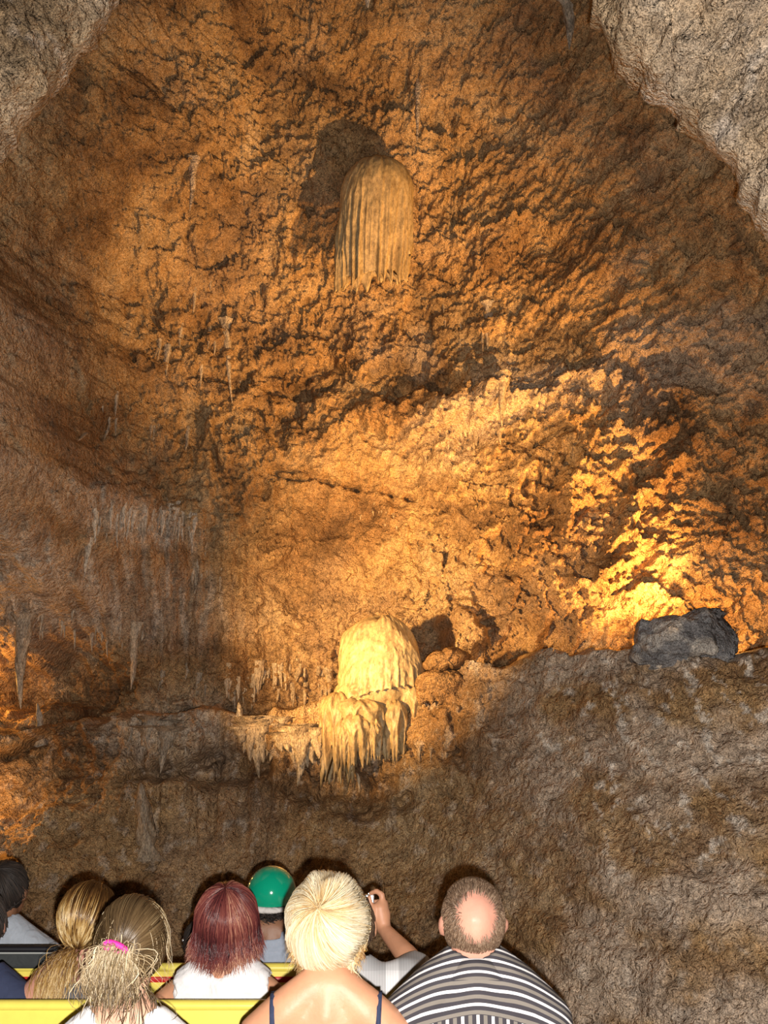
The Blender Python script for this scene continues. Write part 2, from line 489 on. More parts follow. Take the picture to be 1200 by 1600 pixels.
overhang('wall_right', [(900, -260), (915, -90), (925, -20), (932, 15), (955, 48), (966, 82), (1006, 116), (1050, 140), (1090, 182), (1132, 226), (1166, 272), (1186, 312), (1216, 346), (1300, 450), (1400, 640)],
         (1.7, 0, 1.1), 3.85, 2.8, 300, NEAR)
overhang('wall_left', [(220, -300), (192, -60), (166, 0), (136, 40), (102, 92), (62, 148), (24, 196), (-4, 216), (-70, 272), (-180, 420)],
         (-1.7, 0, 0.9), 4.35, 3.1, 400, NEAR)

# cave floor and roof behind the visitors, so that light stays in the cave
def slab(name, x0, x1, y0, y1, z, seed, flip, nx=120, ny=120, amp=0.12, rise=0.0):
    gx, gy = np.meshgrid(np.linspace(x0, x1, nx), np.linspace(y0, y1, ny))
    gz = z + amp * fbm(gx * 0.9, gy * 0.9, gx * 0, 4, seed) + rise * (np.abs(gx) / 6.5) ** 2
    o = mesh_np(name, np.stack([gx, gy, gz], -1).reshape(-1, 3), grid_faces(ny, nx, flip=flip), NEAR,
                attrs={'pale': 0 * gx.ravel(), 'grey': 0.3 + 0 * gx.ravel()})
    return tag(o, kind='structure')
slab('floor', -6.5, 6.5, -6.0, 8.0, -0.55, 500, False)

# ------------------------------------------------------------------ dripstone
def bell(name, top, rx, ry, zlen, prof, mat, parent=None, nfl=22, fl=0.10, tips=0.0, tipn=14, seed=1, na=180, nv=56, lean=(0, 0), pale=0.0, grey=0.0, base=None, tilt=0.0, flstart=0.12, texp=2.2, foct=2, tp=0.0):
    """a fluted bell or curtain of flowstone round a vertical axis. prof(v, a) radius 0..1, tips: relative length of hanging teeth"""
    a = np.linspace(0, 2 * math.pi, na, endpoint=False)
    v = np.linspace(0, 1, nv)
    A, Vv = np.meshgrid(a, v)
    ca, sa = np.cos(A), np.sin(A)
    r1 = ridged(ca * nfl / 6.28 + 5, None, sa * nfl / 6.28 + 0.25 * Vv + seed, foct, seed)
    tooth = np.maximum(0, ridged(ca * tipn / 6.28 + 9, None, sa * tipn / 6.28 + seed * 3.1, 1, seed + 5)) ** texp
    ln = zlen * (1 + tips * (tooth - 0.35))
    if base is not None: ln = ln + base(A)
    R = prof(Vv, A) * (1 + fl * sstep(flstart, 0.85, Vv) * (r1 - 0.3))
    R = R * (1 - tips * 0.55 * sstep(0.72, 1.0, Vv) * (1 - np.clip(tooth, 0, 1)))
    n = 0.012 * fbm(ca * 3 + 3, None, Vv * 5 + sa * 3 + seed, 3, seed + 3)
    x = top[0] + (rx * R + n) * ca + lean[0] * Vv
    y = top[1] - (ry * R + n) * sa * (1 - tp * Vv ** 1.5) + lean[1] * Vv
    z = top[2] - ln * Vv + tilt * R * ca * (1 - Vv) + 0.02 * fbm(ca * 2, None, sa * 2 + Vv * 2, 2, seed + 8) * (1 - Vv)
    V = np.stack([x, y, z], -1).reshape(-1, 3)
    Fq = grid_faces(nv, na, wrap=True)
    # close below: inner ring and centre, pulled up into the hollow
    inner = np.stack([top[0] + lean[0] + (x[-1] - top[0] - lean[0]) * 0.93, top[1] + lean[1] + (y[-1] - top[1] - lean[1]) * 0.93, z[-1] + 0.05 * zlen], -1)
    cen = np.tile([[top[0] + lean[0], top[1] + lean[1], top[2] - zlen * 0.78]], (na, 1))
    k = len(V)
    V = np.concatenate([V, inner, cen])
    j = np.arange(na); j2 = (j + 1) % na
    f1 = np.stack([k - na + j, k - na + j2, k + j2, k + j], -1)
    f2 = np.stack([k + j, k + j2, k + na + j2, k + na + j], -1)
    Fq = np.concatenate([Fq, f1, f2])
    n_ = len(V)
    return mesh_np(name, V, Fq, mat, parent, attrs={'pale': np.full(n_, pale), 'grey': np.full(n_, grey)})

def stalactite(name, p0, p1, r, mat, parent=None, seed=1, up=False, na=14, nv=16, pale=0.2, grey=0.2):
    """tapered drip from p0 (thick end, in the rock) to p1 (tip), rippled and slightly bent"""
    a = np.linspace(0, 2 * math.pi, na, endpoint=False); v = np.linspace(0, 1, nv)
    A, Vv = np.meshgrid(a, v)
    rad = r * (1 - Vv) ** (0.75 if not up else 0.45) * (1 + 0.16 * np.sin(Vv * 19 + seed) * 0.6) + 0.0012
    rad = rad * (1 + 0.32 * perlin(np.cos(A) * 1.3 + seed, None, np.sin(A) * 1.3 + Vv * 3.5, seed) + 0.16 * perlin(np.cos(A) * 3 + seed, None, np.sin(A) * 3 + Vv * 9, seed + 1))
    rad = rad * (1 + (0.0 if r < 0.032 else 0.6 if not up else 0.4) * np.exp(-Vv * 11))
    bx = 0.3 * r * np.sin(Vv * 4 + seed) * Vv
    x = p0[0] + (p1[0] - p0[0]) * Vv + rad * np.cos(A) + bx
    y = p0[1] + (p1[1] - p0[1]) * Vv + rad * np.sin(A)
    z = p0[2] + (p1[2] - p0[2]) * Vv
    V = np.stack([x, y, z], -1).reshape(-1, 3)
    f = grid_faces(nv, na, wrap=True, flip=p1[2] > p0[2])
    n_ = len(V)
    return mesh_np(name, V, f, mat, parent, attrs={'pale': np.full(n_, pale), 'grey': np.full(n_, grey)})

def rock(name, outline, Y, depth, mat, seed, parent=None, na=120, nb=60, rough=0.05, pale=0.0, grey=0.0):
    """a boulder whose outline (pixels at distance Y) is filled out to a body of its own depth"""
    P = [at(a, b, Y) for a, b in outline]
    cx = (min(p.x for p in P) + max(p.x for p in P)) / 2; cz = (min(p.z for p in P) + max(p.z for p in P)) / 2
    ang = np.array([math.atan2(p.z - cz, p.x - cx) for p in P]); rad = np.array([math.hypot(p.x - cx, p.z - cz) for p in P])
    o = np.argsort(ang); ang, rad = ang[o], rad[o]
    ang = np.r_[ang - 2 * math.pi, ang, ang + 2 * math.pi]; rad = np.r_[rad, rad, rad]
    a = np.linspace(-math.pi, math.pi, na, endpoint=False); b = np.linspace(0, math.pi, nb)
    A, B = np.meshgrid(a, b)
    R = np.interp(A, ang, rad)
    sb = np.sin(B) ** 0.7
    x = cx + R * sb * np.cos(A); z = cz + R * sb * np.sin(A); y = Y - depth * np.cos(B)
    d = rough * facets(x * 6 + y * 3, z * 6 - y * 2, seed) + 0.5 * rough * fbm(x * 9, y * 9, z * 9, 3, seed)
    s = 1 + d / max(0.12, depth)
    x, z, y = cx + (x - cx) * s, cz + (z - cz) * s, Y + (y - Y) * s
    gp = pale * sstep(0.05, 0.4, fbm(x * 5, y * 5, z * 5, 3, seed + 2))
    return mesh_np(name, np.stack([x, y, z], -1).reshape(-1, 3), grid_faces(nb, na, wrap=True, flip=True), mat, parent,
                   attrs={'pale': gp.ravel(), 'grey': np.full(x.size, grey)})

rnd = random.Random(11)
DRIP = rock_material('dripstone', [(0.20, 0.13, 0.07), (0.34, 0.24, 0.14), (0.44, 0.33, 0.20), (0.54, 0.43, 0.29)],
                     (0.66, 0.60, 0.52), (0.33, 0.30, 0.26), rough=0.6, bump=0.45, spec=0.4, stretch=0.4)

# the hanging drapery high on the wall
def prof_curtain(v, a):
    return np.minimum(1, np.sqrt(np.clip(1 - (1 - np.clip(v / 0.30, 0, 1)) ** 2, 0, 1))) * (1 - 0.14 * v) + 1e-3
t0, t1 = at(592, 244, 7.55), at(592, 428, 7.55)
kx = abs(at(650, 340, 7.55).x - at(534, 340, 7.55).x) / 2
d = bell('drapery_curtain', (t0.x, 7.62, t0.z), kx * 1.04, 0.30, t0.z - t1.z, prof_curtain, CALC, nfl=34, fl=0.15, tips=0.12, tipn=22, texp=1.2, flstart=0.25, seed=21, na=300, nv=80, lean=(-0.05, 0.02), tp=0.82, grey=0.0, base=lambda a: -0.05 * np.cos(a))
tag(d, 'tall pale stone drapery hanging like a fringe high on the cave wall', 'dripstone', None)

# the flowstone dome on the ledge
def prof_dome(v, a):
    left = 0.5 - 0.5 * np.cos(a - 0.0)            # 1 towards -x
    l = (1 - (1 - v) ** 13) ** 0.5
    r = np.sqrt(np.clip(1 - (1 - v) ** 2.1, 0, 1))
    return (l * left + r * (1 - left)) + 1e-3
DY = 7.42
t0, t1 = at(592, 960, DY), at(592, 1078, DY)
kx = abs(at(662, 1020, DY).x - at(529, 1020, DY).x) / 2
d = bell('flowstone_dome', (t0.x + 0.015, DY + 0.12, t0.z), kx, 0.27, t0.z - t1.z + 0.02, prof_dome, CALC, nfl=34, fl=0.032, tips=0.04, tipn=34, seed=33, na=260, nv=80,
         base=lambda a: -0.06 * np.cos(a), pale=0.0, tilt=0.06, flstart=0.45)
tag(d, 'rounded yellow flowstone dome standing on the lit ledge', 'dripstone')

# stepped drips under the dome
fd = empty('flowstone_cascade', at(575, 1190, 7.35))
tag(fd, 'dripping flowstone cascade with pointed curtains just below the yellow dome', 'dripstone')
def prof_tier(v, a): return np.sqrt(np.clip(1 - (1 - np.clip(v / 0.45, 0, 1)) ** 2, 0, 1)) * (1 - 0.25 * v) + 1e-3
def tier(px, py0, py1, wpx, Y, ry, seed, tips=0.5, nfl=6, tipn=12, mat=None, parent=None, grey=0.0, fl=0.05, name='curtain'):
    a, b = at(px, py0, Y), at(px, py1, Y)
    rx = wpx * 0.5 * (at(px + 1, py0, Y).x - at(px, py0, Y).x)
    o = bell(name, (a.x, Y + 0.05, a.z), rx, ry, a.z - b.z, prof_tier, mat or CALC, None, nfl=nfl, fl=fl, tips=tips, tipn=tipn, seed=seed, na=100, nv=36, grey=grey, texp=1.3, foct=1, tp=0.55)
    if parent is not None:
        o.parent = parent; o.matrix_parent_inverse = Matrix.Translation(-parent.location)
    return o
for i, (px, a, b, w, Y, ry) in enumerate([(588, 1056, 1118, 146, 7.46, 0.28), (528, 1080, 1188, 66, 7.40, 0.22), (562, 1092, 1150, 92, 7.34, 0.24), (556, 1112, 1176, 60, 7.26, 0.18),
                                          (538, 1122, 1190, 36, 7.24, 0.12), (616, 1092, 1168, 46, 7.36, 0.16), (645, 1068, 1132, 56, 7.44, 0.18),
                                          (583, 1122, 1172, 30, 7.24, 0.10)]):
    tier(px, a, b, w, Y, ry, 200 + i, parent=fd, tips=0.6 if i else 0.2, tipn=9 + 4 * (i in (0, 2)))
# a low shelf beside the dome
o = tier(690, 1046, 1098, 92, 7.25, 0.16, 232, tips=0.15, tipn=12, nfl=20, mat=ROCK, name='flowstone_shelf')
tag(o, 'low rounded flowstone shelf beside the yellow dome on its shaded side', 'dripstone')
# curtains of merged drips further along the ledge
for x0, x1, ya, yb, Y, n, sd, gr, lab in [(438, 500, 1140, 1240, 7.46, 9, 61, 0.1, 'broad brown dripping curtain under the ledge beside the bright cascade'),
                                          (370, 440, 1128, 1222, 7.56, 10, 62, 0.2, 'wide dull dripping curtain beneath the middle of the ledge'),
                                          (226, 268, 1128, 1215, 7.52, 7, 63, 0.5, 'dim grey dripping curtain under the dark end of the ledge')]:
    rt = empty('drip_curtain', at((x0 + x1) / 2, yb, Y))
    tag(rt, lab, 'dripstone')
    r_ = random.Random(sd)
    for i in range(n):
        px = x0 + (x1 - x0) * (i + 0.5) / n + r_.uniform(-2, 2)
        mid = 1 - abs((i + 0.5) / n - 0.55) * 1.3
        yy = Y + r_.uniform(-0.06, 0.03)
        a_ = at(px, ya + r_.uniform(-10, 8), yy); b_ = at(px + r_.uniform(-3, 3), ya + (yb - ya) * max(0.35, mid * r_.uniform(0.6, 1.1)), yy)
        a_.y += 0.06
        q = stalactite('drip', a_, b_, r_.uniform(11, 17) * 0.0046, DRIP, None, sd * 9 + i, False, 16, 18, 0.05, gr)
        q.parent = rt; q.matrix_parent_inverse = Matrix.Translation(-rt.location)

# the grey boulder that hides the lamp on the right ledge
b = rock('boulder', [(992, 1030), (1000, 1000), (1016, 972), (1034, 968), (1060, 969), (1078, 956), (1096, 950), (1114, 957), (1128, 978), (1141, 1008), (1140, 1040), (1070, 1050)],
         6.25, 0.24, GREYROCK, 41, rough=0.045, pale=0.6)
tag(b, 'grey angular boulder on the ledge before the brightest lamp glow', 'boulder')
b = rock('fallen_stone', [(662, 1040), (668, 1026), (690, 1019), (722, 1017), (734, 1026), (726, 1036), (700, 1046), (672, 1050)], 7.3, 0.14, ROCK, 43, rough=0.02)
tag(b, 'smooth ochre stone lying on the ledge next to the yellow dome', 'stone')

# single drips that stand out
def drip(px0, py0, px1, py1, w, Y=None, seed=0, mat=None, up=False, **kw):
    h = hit(px0, py0) if Y is None else at(px0, py0, Y)
    yy = h.y + (0.01 if Y is None else 0)
    a = at(px0, py0, yy); b_ = at(px1, py1, yy)
    r = 0.5 * w * (at(px0 + 1, py0, yy).x - a.x)
    if Y is None:
        if py1 < py0:
            a.z -= 0.06; a.y += 0.03
        else:
            a.z += 1.2 * r; a.y += 0.015
        b_.y = min(b_.y, wall_y(b_.x, b_.z) - 0.7 * r)
    return a, b_, r
def single(px0, py0, px1, py1, w, label, Y=None, seed=0, up=False, mat=None, pale=0.25, grey=0.2, name='stalactite'):
    a, b_, r = drip(px0, py0, px1, py1, w, Y)
    o = stalactite(name, a, b_, r, mat or DRIP, None, seed, up, 22, 30, pale, grey)
    tag(o, label, name, None)
    return o
single(36, 975, 30, 1108, 26, 'long dark stalactite hanging before the orange lit hollow', None, 3, grey=0.75, pale=0)
single(212, 985, 203, 1078, 20, 'stout pale stalactite reaching down to the dark end of the ledge', None, 5, grey=0.3)
single(137, 850, 134, 902, 15, 'short white tipped stalactite on the dim wall above the hollow', None, 7, pale=0.6)
single(352, 505, 362, 630, 13, 'long thin stalactite on the brown wall below and beside the drapery', None, 9)
single(262, 545, 260, 592, 12, 'short thin stalactite alone on the dim brown wall', None, 10)
single(302, 255, 297, 330, 15, 'slender stalactite high on the brown wall beside the drapery shadow', None, 12, mat=ROCK)
single(886, 2, 893, 78, 24, 'grey stalactite under the edge of the pale overhang', None, 13, grey=0.8, pale=0)
single(577, -34, 578, 13, 26, 'tip of a stalactite coloured flash white poking in at the very top', None, 14, pale=1.0, grey=0.0)  # full pale tone imitates flash light on a nearer drip
single(764, 480, 762, 548, 14, 'thin stalactite on the orange wall just above the grey patch', None, 15)
single(788, 590, 782, 668, 15, 'brightly lit stalactite on the wall midway between drapery and boulder', None, 16, pale=0.1)
single(655, 130, 650, 222, 12, 'slim grey stalactite just above the drapery top', None, 17, mat=ROCK, grey=0.5)
single(372, 1135, 373, 1097, 15, 'small upright stalagmite on the ledge above the dull dripping curtain', None, 18, True, name='stalagmite')
single(62, 1155, 60, 1098, 15, 'slim stalagmite standing at the foot of the orange hollow', None, 19, True, grey=0.6, pale=0.0,  name='stalagmite')
single(228, 1330, 226, 1222, 36, 'pale rounded stalagmite in the dark corner under the ledge', None, 20, True, grey=0.4, pale=0.0, name='stalagmite')

# fringes of small drips that belong to the wall
def fringe(n, x0, x1, ypix, jit, lmin, lmax, wmin, wmax, seed, grey=0.3, pale=0.25, mat=None):
    r_ = random.Random(seed)
    for i in range(n):
        px = r_.uniform(x0, x1); py = ypix(px) + r_.gauss(0, jit); ln = r_.uniform(lmin, lmax)
        a, b_, r = drip(px, py, px + r_.uniform(-2, 2), py + ln, r_.uniform(wmin, wmax))
        stalactite('stalactite', a, b_, r, mat or DRIP, wall_back, seed * 50 + i, False, 8, 8, pale, grey)
fringe(34, 145, 305, lambda x: 806, 10, 18, 46, 7, 14, 1, 0.15, 0.6)
fringe(22, 60, 230, lambda x: 955 + 0.12 * x, 14, 14, 36, 5, 9, 2, 0.6, 0.15)
fringe(30, 250, 420, lambda x: 1050 + 0.05 * (x - 250), 9, 18, 36, 6, 12, 3, 0.35, 0.2)
fringe(26, 400, 525, lambda x: 1046, 10, 20, 46, 7, 13, 4, 0.1, 0.15)
fringe(14, 205, 290, lambda x: 1140, 8, 14, 34, 6, 10, 5, 0.4, 0.2)
fringe(16, 480, 700, lambda x: 1190 - 0.1 * (x - 480), 10, 12, 34, 5, 10, 6, 0.1, 0.1)
fringe(10, 240, 380, lambda x: 480, 50, 18, 46, 6, 10, 7, 0.2, 0.15)
fringe(8, 390, 420, lambda x: 320, 40, 16, 40, 6, 10, 8, 0.1, 0.1, ROCK)
fringe(10, 690, 800, lambda x: 505, 18, 16, 46, 5, 9, 9, 0.2, 0.15)
fringe(14, 640, 790, lambda x: 690 - 0.1 * (x - 640), 12, 12, 30, 6, 12, 10, 0.1, 0.1)
fringe(9, 300, 345, lambda x: 890, 20, 14, 30, 5, 8, 11, 0.2, 0.4)
fringe(10, 560, 640, lambda x: 800, 12, 10, 24, 4, 7, 12, 0.0, 0.1)
fringe(12, 130, 330, lambda x: 660, 25, 14, 40, 5, 9, 13, 0.3, 0.2)

# ------------------------------------------------------------------ simple materials
def plain(name, col, rough=0.5, spec=0.5, metallic=0.0, bump=0.0, bscale=200, coat=0.0, vary=0.0, vscale=30):
    m, nt, b = nodes(name)
    b.inputs['Base Color'].default_value = (*col, 1)
    b.inputs['Roughness'].default_value = rough
    b.inputs['Specular IOR Level'].default_value = spec
    b.inputs['Metallic'].default_value = metallic
    b.inputs['Coat Weight'].default_value = coat
    tc = nt.nodes.new('ShaderNodeTexCoord')
    if vary:
        c = mixc(nt, 1.0, col, ramp(nt, noise(nt, tc.outputs['Object'], vscale, 4), [(0.3, (1 - vary,) * 3), (0.7, (1 + vary,) * 3)]), 'MULTIPLY')
        nt.links.new(c, b.inputs['Base Color'])
    if bump:
        bp = nt.nodes.new('ShaderNodeBump'); bp.inputs['Strength'].default_value = bump; bp.inputs['Distance'].default_value = 0.004
        nt.links.new(noise(nt, tc.outputs['Object'], bscale, 3), bp.inputs['Height'])
        nt.links.new(bp.outputs[0], b.inputs['Normal'])
    return m

def skin_mat(name, col):
    m = plain(name, col, 0.48, 0.4, bump=0.15, bscale=120, vary=0.08, vscale=18)
    b = m.node_tree.nodes['Principled BSDF']
    b.inputs['Subsurface Weight'].default_value = 0.08
    b.inputs['Subsurface Radius'].default_value = (0.02, 0.008, 0.004)
    return m

def cloth(name, col, vary=0.06, wrinkle=0.5):
    m, nt, b = nodes(name)
    tc = nt.nodes.new('ShaderNodeTexCoord')
    c = mixc(nt, 1.0, col, ramp(nt, noise(nt, tc.outputs['Object'], 60, 3), [(0.3, (1 - vary,) * 3), (0.7, (1 + vary,) * 3)]), 'MULTIPLY')
    nt.links.new(c, b.inputs['Base Color'])
    b.inputs['Roughness'].default_value = 0.85
    b.inputs['Specular IOR Level'].default_value = 0.2
    bp = nt.nodes.new('ShaderNodeBump'); bp.inputs['Strength'].default_value = wrinkle; bp.inputs['Distance'].default_value = 0.02
    nt.links.new(noise(nt, tc.outputs['Object'], 14, 3, 0.5, 1.5), bp.inputs['Height'])
    nt.links.new(bp.outputs[0], b.inputs['Normal'])
    return m

def hair_mat(name, stops, rough=0.36):
    m, nt, b = nodes(name)
    a = nt.nodes.new('ShaderNodeAttribute'); a.attribute_name = 'tint'
    nt.links.new(ramp(nt, a.outputs['Fac'], stops), b.inputs['Base Color'])
    b.inputs['Roughness'].default_value = rough
    b.inputs['Specular IOR Level'].default_value = 0.55
    return m

YELLOW = plain('yellow_paint', (0.82, 0.70, 0.13), 0.28, 0.5, coat=0.4, vary=0.04)
RED = plain('red_paint', (0.55, 0.02, 0.02), 0.35)
DARKMETAL = plain('dark_metal', (0.05, 0.05, 0.055), 0.5)
SILVER = plain('silver', (0.75, 0.76, 0.78), 0.25, metallic=0.8)
GOLD = plain('gold', (0.9, 0.6, 0.2), 0.25, metallic=1.0)
EYE = plain('eye_white', (0.8, 0.78, 0.75), 0.2)
IRIS = plain('iris', (0.05, 0.04, 0.03), 0.2)
PINK = plain('pink_elastic', (0.85, 0.03, 0.32), 0.6)

# ------------------------------------------------------------------ tour tram: benches
def boxes(name, blist, mat, parent, bevel=0.006, loc=(0, 0, 0)):
    bm = bmesh.new()
    for (x0, x1, y0, y1, z0, z1) in blist:
        r = bmesh.ops.create_cube(bm, size=1.0, matrix=Matrix.Translation(((x0 + x1) / 2, (y0 + y1) / 2, (z0 + z1) / 2)) @ Matrix.Diagonal((x1 - x0, y1 - y0, z1 - z0, 1)))
    if bevel:
        bmesh.ops.bevel(bm, geom=list(bm.edges), offset=bevel, segments=3, profile=0.5, affect='EDGES')
    me = bpy.data.meshes.new(name); bm.to_mesh(me); bm.free()
    for p in me.polygons: p.use_smooth = True
    me.materials.append(mat)
    o = bpy.data.objects.new(name, me); COL.objects.link(o); o.parent = parent; o.location = loc
    try:
        mod = o.modifiers.new('wn', 'WEIGHTED_NORMAL')
    except Exception: pass
    return o

ZTOP = 0.972
CUSH = cloth('charcoal_vinyl', (0.045, 0.05, 0.052)); BLACKTRIM = plain('black_trim', (0.008, 0.008, 0.012), 0.5); PALETRIM = plain('pale_trim', (0.35, 0.37, 0.36), 0.6)
tram = empty('tour_tram', (-0.38, 3.4, -0.20))
tag(tram, 'yellow open tour tram with rows of bench seats', 'tram')
TX0, TX1 = -1.06, 0.905                  # along x, from the tram's own middle
def panel_rounded(name, mat, parent, loc, x0, x1, z0, z1, th, rad):
    """an upright board with rounded upper corners"""
    pts = [(x0, z0), (x1, z0)]
    for k in range(9):
        t = k / 8 * math.pi / 2
        pts.append((x1 - rad + rad * math.cos(t), z1 - rad + rad * math.sin(t)))
    for k in range(9):
        t = math.pi / 2 + k / 8 * math.pi / 2
        pts.append((x0 + rad + rad * math.cos(t), z1 - rad + rad * math.sin(t)))
    bm = bmesh.new()
    f = bm.faces.new([bm.verts.new((x, -th / 2, z)) for x, z in pts])
    r = bmesh.ops.extrude_face_region(bm, geom=[f])
    bmesh.ops.translate(bm, vec=(0, th, 0), verts=[v for v in r['geom'] if isinstance(v, bmesh.types.BMVert)])
    bmesh.ops.recalc_face_normals(bm, faces=bm.faces)
    bmesh.ops.bevel(bm, geom=[e for e in bm.edges if len(e.link_faces) == 2 and e.calc_face_angle() > 0.8], offset=th * 0.22, segments=3, profile=0.5, affect='EDGES')
    me = bpy.data.meshes.new(name); bm.to_mesh(me); bm.free()
    me.materials.append(mat)
    o = bpy.data.objects.new(name, me); COL.objects.link(o); o.parent = parent; o.location = loc
    return o
def top_rail(name, mat, parent, loc, x0, x1, z, r):
    """rounded tube along the top edge that turns down at both ends"""
    pts = [(x0, z - 0.16)] + [(x0 + 0.07 - 0.07 * math.cos(t), z - 0.07 + 0.07 * math.sin(t)) for t in np.linspace(0, math.pi / 2, 7)] \
        + [(x1 - 0.07 + 0.07 * math.sin(t), z - 0.07 + 0.07 * math.cos(t)) for t in np.linspace(0, math.pi / 2, 7)] + [(x1, z - 0.16)]
    P = np.array([(x, 0, zz) for x, zz in pts])
    T = np.gradient(P, axis=0); T /= np.linalg.norm(T, axis=1)[:, None]
    a = np.linspace(0, 2 * math.pi, 12, endpoint=False)
    V = []
    for p, t in zip(P, T):
        n = np.array((-t[2], 0, t[0]))
        for q in a: V.append(p + r * (math.cos(q) * n + 1.25 * math.sin(q) * np.array((0, 1, 0))))
    o = mesh_np(name, np.array(V), grid_faces(len(P), 12, wrap=True), mat, parent)
    o.location = loc
    return o
BENCH_Y = [2.66, 3.41, 4.16]
BENCH_X = [(-1.06, 0.905), (-1.30, 0.905), (-1.75, 0.22)]
for i, by in enumerate(BENCH_Y):
    TX0, TX1 = BENCH_X[i]
    z0 = -tram.location.z; y0 = by - tram.location.y
    be = boxes('bench', [(TX0 + 0.02, TX1 - 0.02, 0.03, 0.46, 0.33, 0.375)], YELLOW, tram, 0.012, (0, y0, z0))
    p = panel_rounded('backrest', YELLOW, be, (0, 0, 0), TX0, TX1, 0.36, ZTOP - 0.022, 0.026, 0.07)
    top_rail('rail', YELLOW, be, (0, 0, 0), TX0, TX1, ZTOP - 0.016, 0.016)
    if i == 2:
        boxes('stripe', [(TX0 + 0.03, TX1 - 0.03, -0.02, -0.012, ZTOP - 0.062, ZTOP - 0.044)], RED, be, 0.0)
        cu = panel_rounded('head_cushion', CUSH, be, (0, -0.035, 0), at(-70, 1480, 4.1).x + 0.38, at(92, 1480, 4.1).x + 0.38, at(0, 1514, 4.1).z, at(0, 1478, 4.1).z, 0.05, 0.03)
        for zz, mm, rr_ in ((1483, BLACKTRIM, 0.011), (1489, PALETRIM, 0.0035)):
            V_ = np.array([(at(px, zz, 4.1).x + 0.38, -0.062, at(px, zz, 4.1).z) for px in np.linspace(-68, 86, 20)])
            cyl = [V_ + np.array((0, rr_ * math.cos(q), rr_ * math.sin(q))) for q in np.linspace(0, 2 * math.pi, 8, endpoint=False)]
            o = mesh_np('cushion_trim', np.stack(cyl, 1).reshape(-1, 3), grid_faces(20, 8, wrap=True), mm, be)
    for x in (TX0 + 0.06, TX1 - 0.10):
        boxes('leg', [(x, x + 0.04, 0.10, 0.40, -0.02, 0.335)], DARKMETAL, be, 0.004)
TX0, TX1 = -1.4, 0.905
boxes('deck', [(TX0, TX1, -1.35, 1.75, -0.08, -0.02)], DARKMETAL, tram, 0.01, (0, 0, -tram.location.z))
for s_, x in ((0, TX0), (1, TX1 - 0.03)):
    boxes('sill', [(x, x + 0.03, -1.35, 1.75, -0.04, 0.16)], YELLOW, tram, 0.008, (0, 0, -tram.location.z))
for y in (-0.9, 1.2):
    for x in (TX0 + 0.12, TX1 - 0.12):
        bm = bmesh.new()
        bmesh.ops.create_cone(bm, cap_ends=True, segments=32, radius1=0.16, radius2=0.16, depth=0.10, matrix=Matrix.Translation((x, y, -0.25 + 0.02 - tram.location.z)) @ Matrix.Rotation(math.pi / 2, 4, 'Y'))
        bmesh.ops.bevel(bm, geom=[e for e in bm.edges if e.calc_face_angle(0) > 1], offset=0.02, segments=3, affect='EDGES')
        me = bpy.data.meshes.new('wheel'); bm.to_mesh(me); bm.free(); me.materials.append(DARKMETAL)
        o = bpy.data.objects.new('wheel', me); COL.objects.link(o); o.parent = tram

# ------------------------------------------------------------------ people
_uv = {}
def unit_sphere(n=12):
    if n not in _uv:
        bm = bmesh.new(); bmesh.ops.create_icosphere(bm, subdivisions=2, radius=1)
        _uv[n] = (np.array([v.co[:] for v in bm.verts]), np.array([[v.index for v in f.verts] for f in bm.faces])); bm.free()
    return _uv[n]

def blob(c, r, R=None):
    """ellipsoid; r scalar or 3 radii; R 3x3 rotation"""
    V, Fc = unit_sphere()
    r = np.array([r, r, r] if np.isscalar(r) else r, float)
    P = V * r
    if R is not None: P = P @ np.array(R).T
    return P + np.array(c), Fc

def chain(pts, rad, flat=1.0):
    """tapered limb: overlapping balls along a polyline"""
    out = []
    for (a, b, ra, rb) in zip(pts, pts[1:], rad, rad[1:]):
        a, b = np.array(a, float), np.array(b, float)
        n = max(2, int(np.linalg.norm(b - a) / (0.35 * min(ra, rb))) + 1)
        for t in np.linspace(0, 1, n):
            r = ra + (rb - ra) * t
            out.append(blob(a + (b - a) * t, (r, r * flat, r)))
    return out

def merge(prims):
    V, Fc, k = [], [], 0
    for v, f in prims:
        V.append(v); Fc.append(f + k); k += len(v)
    return np.concatenate(V), np.concatenate(Fc)

def remesh(name, prims, voxel, mat, parent, smooth=6, keep=None, thick=0.0, fac=0.5):
    """one continuous skin over all the balls"""
    V, Fc = merge(prims)
    tmp = mesh_np('tmp', V, Fc, None)
    m = tmp.modifiers.new('r', 'REMESH'); m.mode = 'VOXEL'; m.voxel_size = voxel
    if smooth:
        s = tmp.modifiers.new('s', 'SMOOTH'); s.factor = fac; s.iterations = smooth
    dg = bpy.context.evaluated_depsgraph_get(); dg.update()
    me = bpy.data.meshes.new_from_object(tmp.evaluated_get(dg))
    old = tmp.data
    bpy.data.objects.remove(tmp); bpy.data.meshes.remove(old)
    if keep is not None or thick:
        bm = bmesh.new(); bm.from_mesh(me)
        if keep is not None:
            dead = [v for v in bm.verts if not keep(v.co)]
            bmesh.ops.delete(bm, geom=dead, context='VERTS')
            for _ in range(3):
                edge = [v for v in bm.verts if v.is_boundary]
                bmesh.ops.smooth_vert(bm, verts=edge, factor=0.5, use_axis_x=True, use_axis_y=True, use_axis_z=True)
        if thick:
            bmesh.ops.recalc_face_normals(bm, faces=bm.faces)
            bmesh.ops.solidify(bm, geom=list(bm.faces), thickness=thick)
        bm.to_mesh(me); bm.free()
    me.name = name
    for p in me.polygons: p.use_smooth = True
    me.materials.clear(); me.materials.append(mat)
    o = bpy.data.objects.new(name, me); COL.objects.link(o); o.parent = parent
    return o

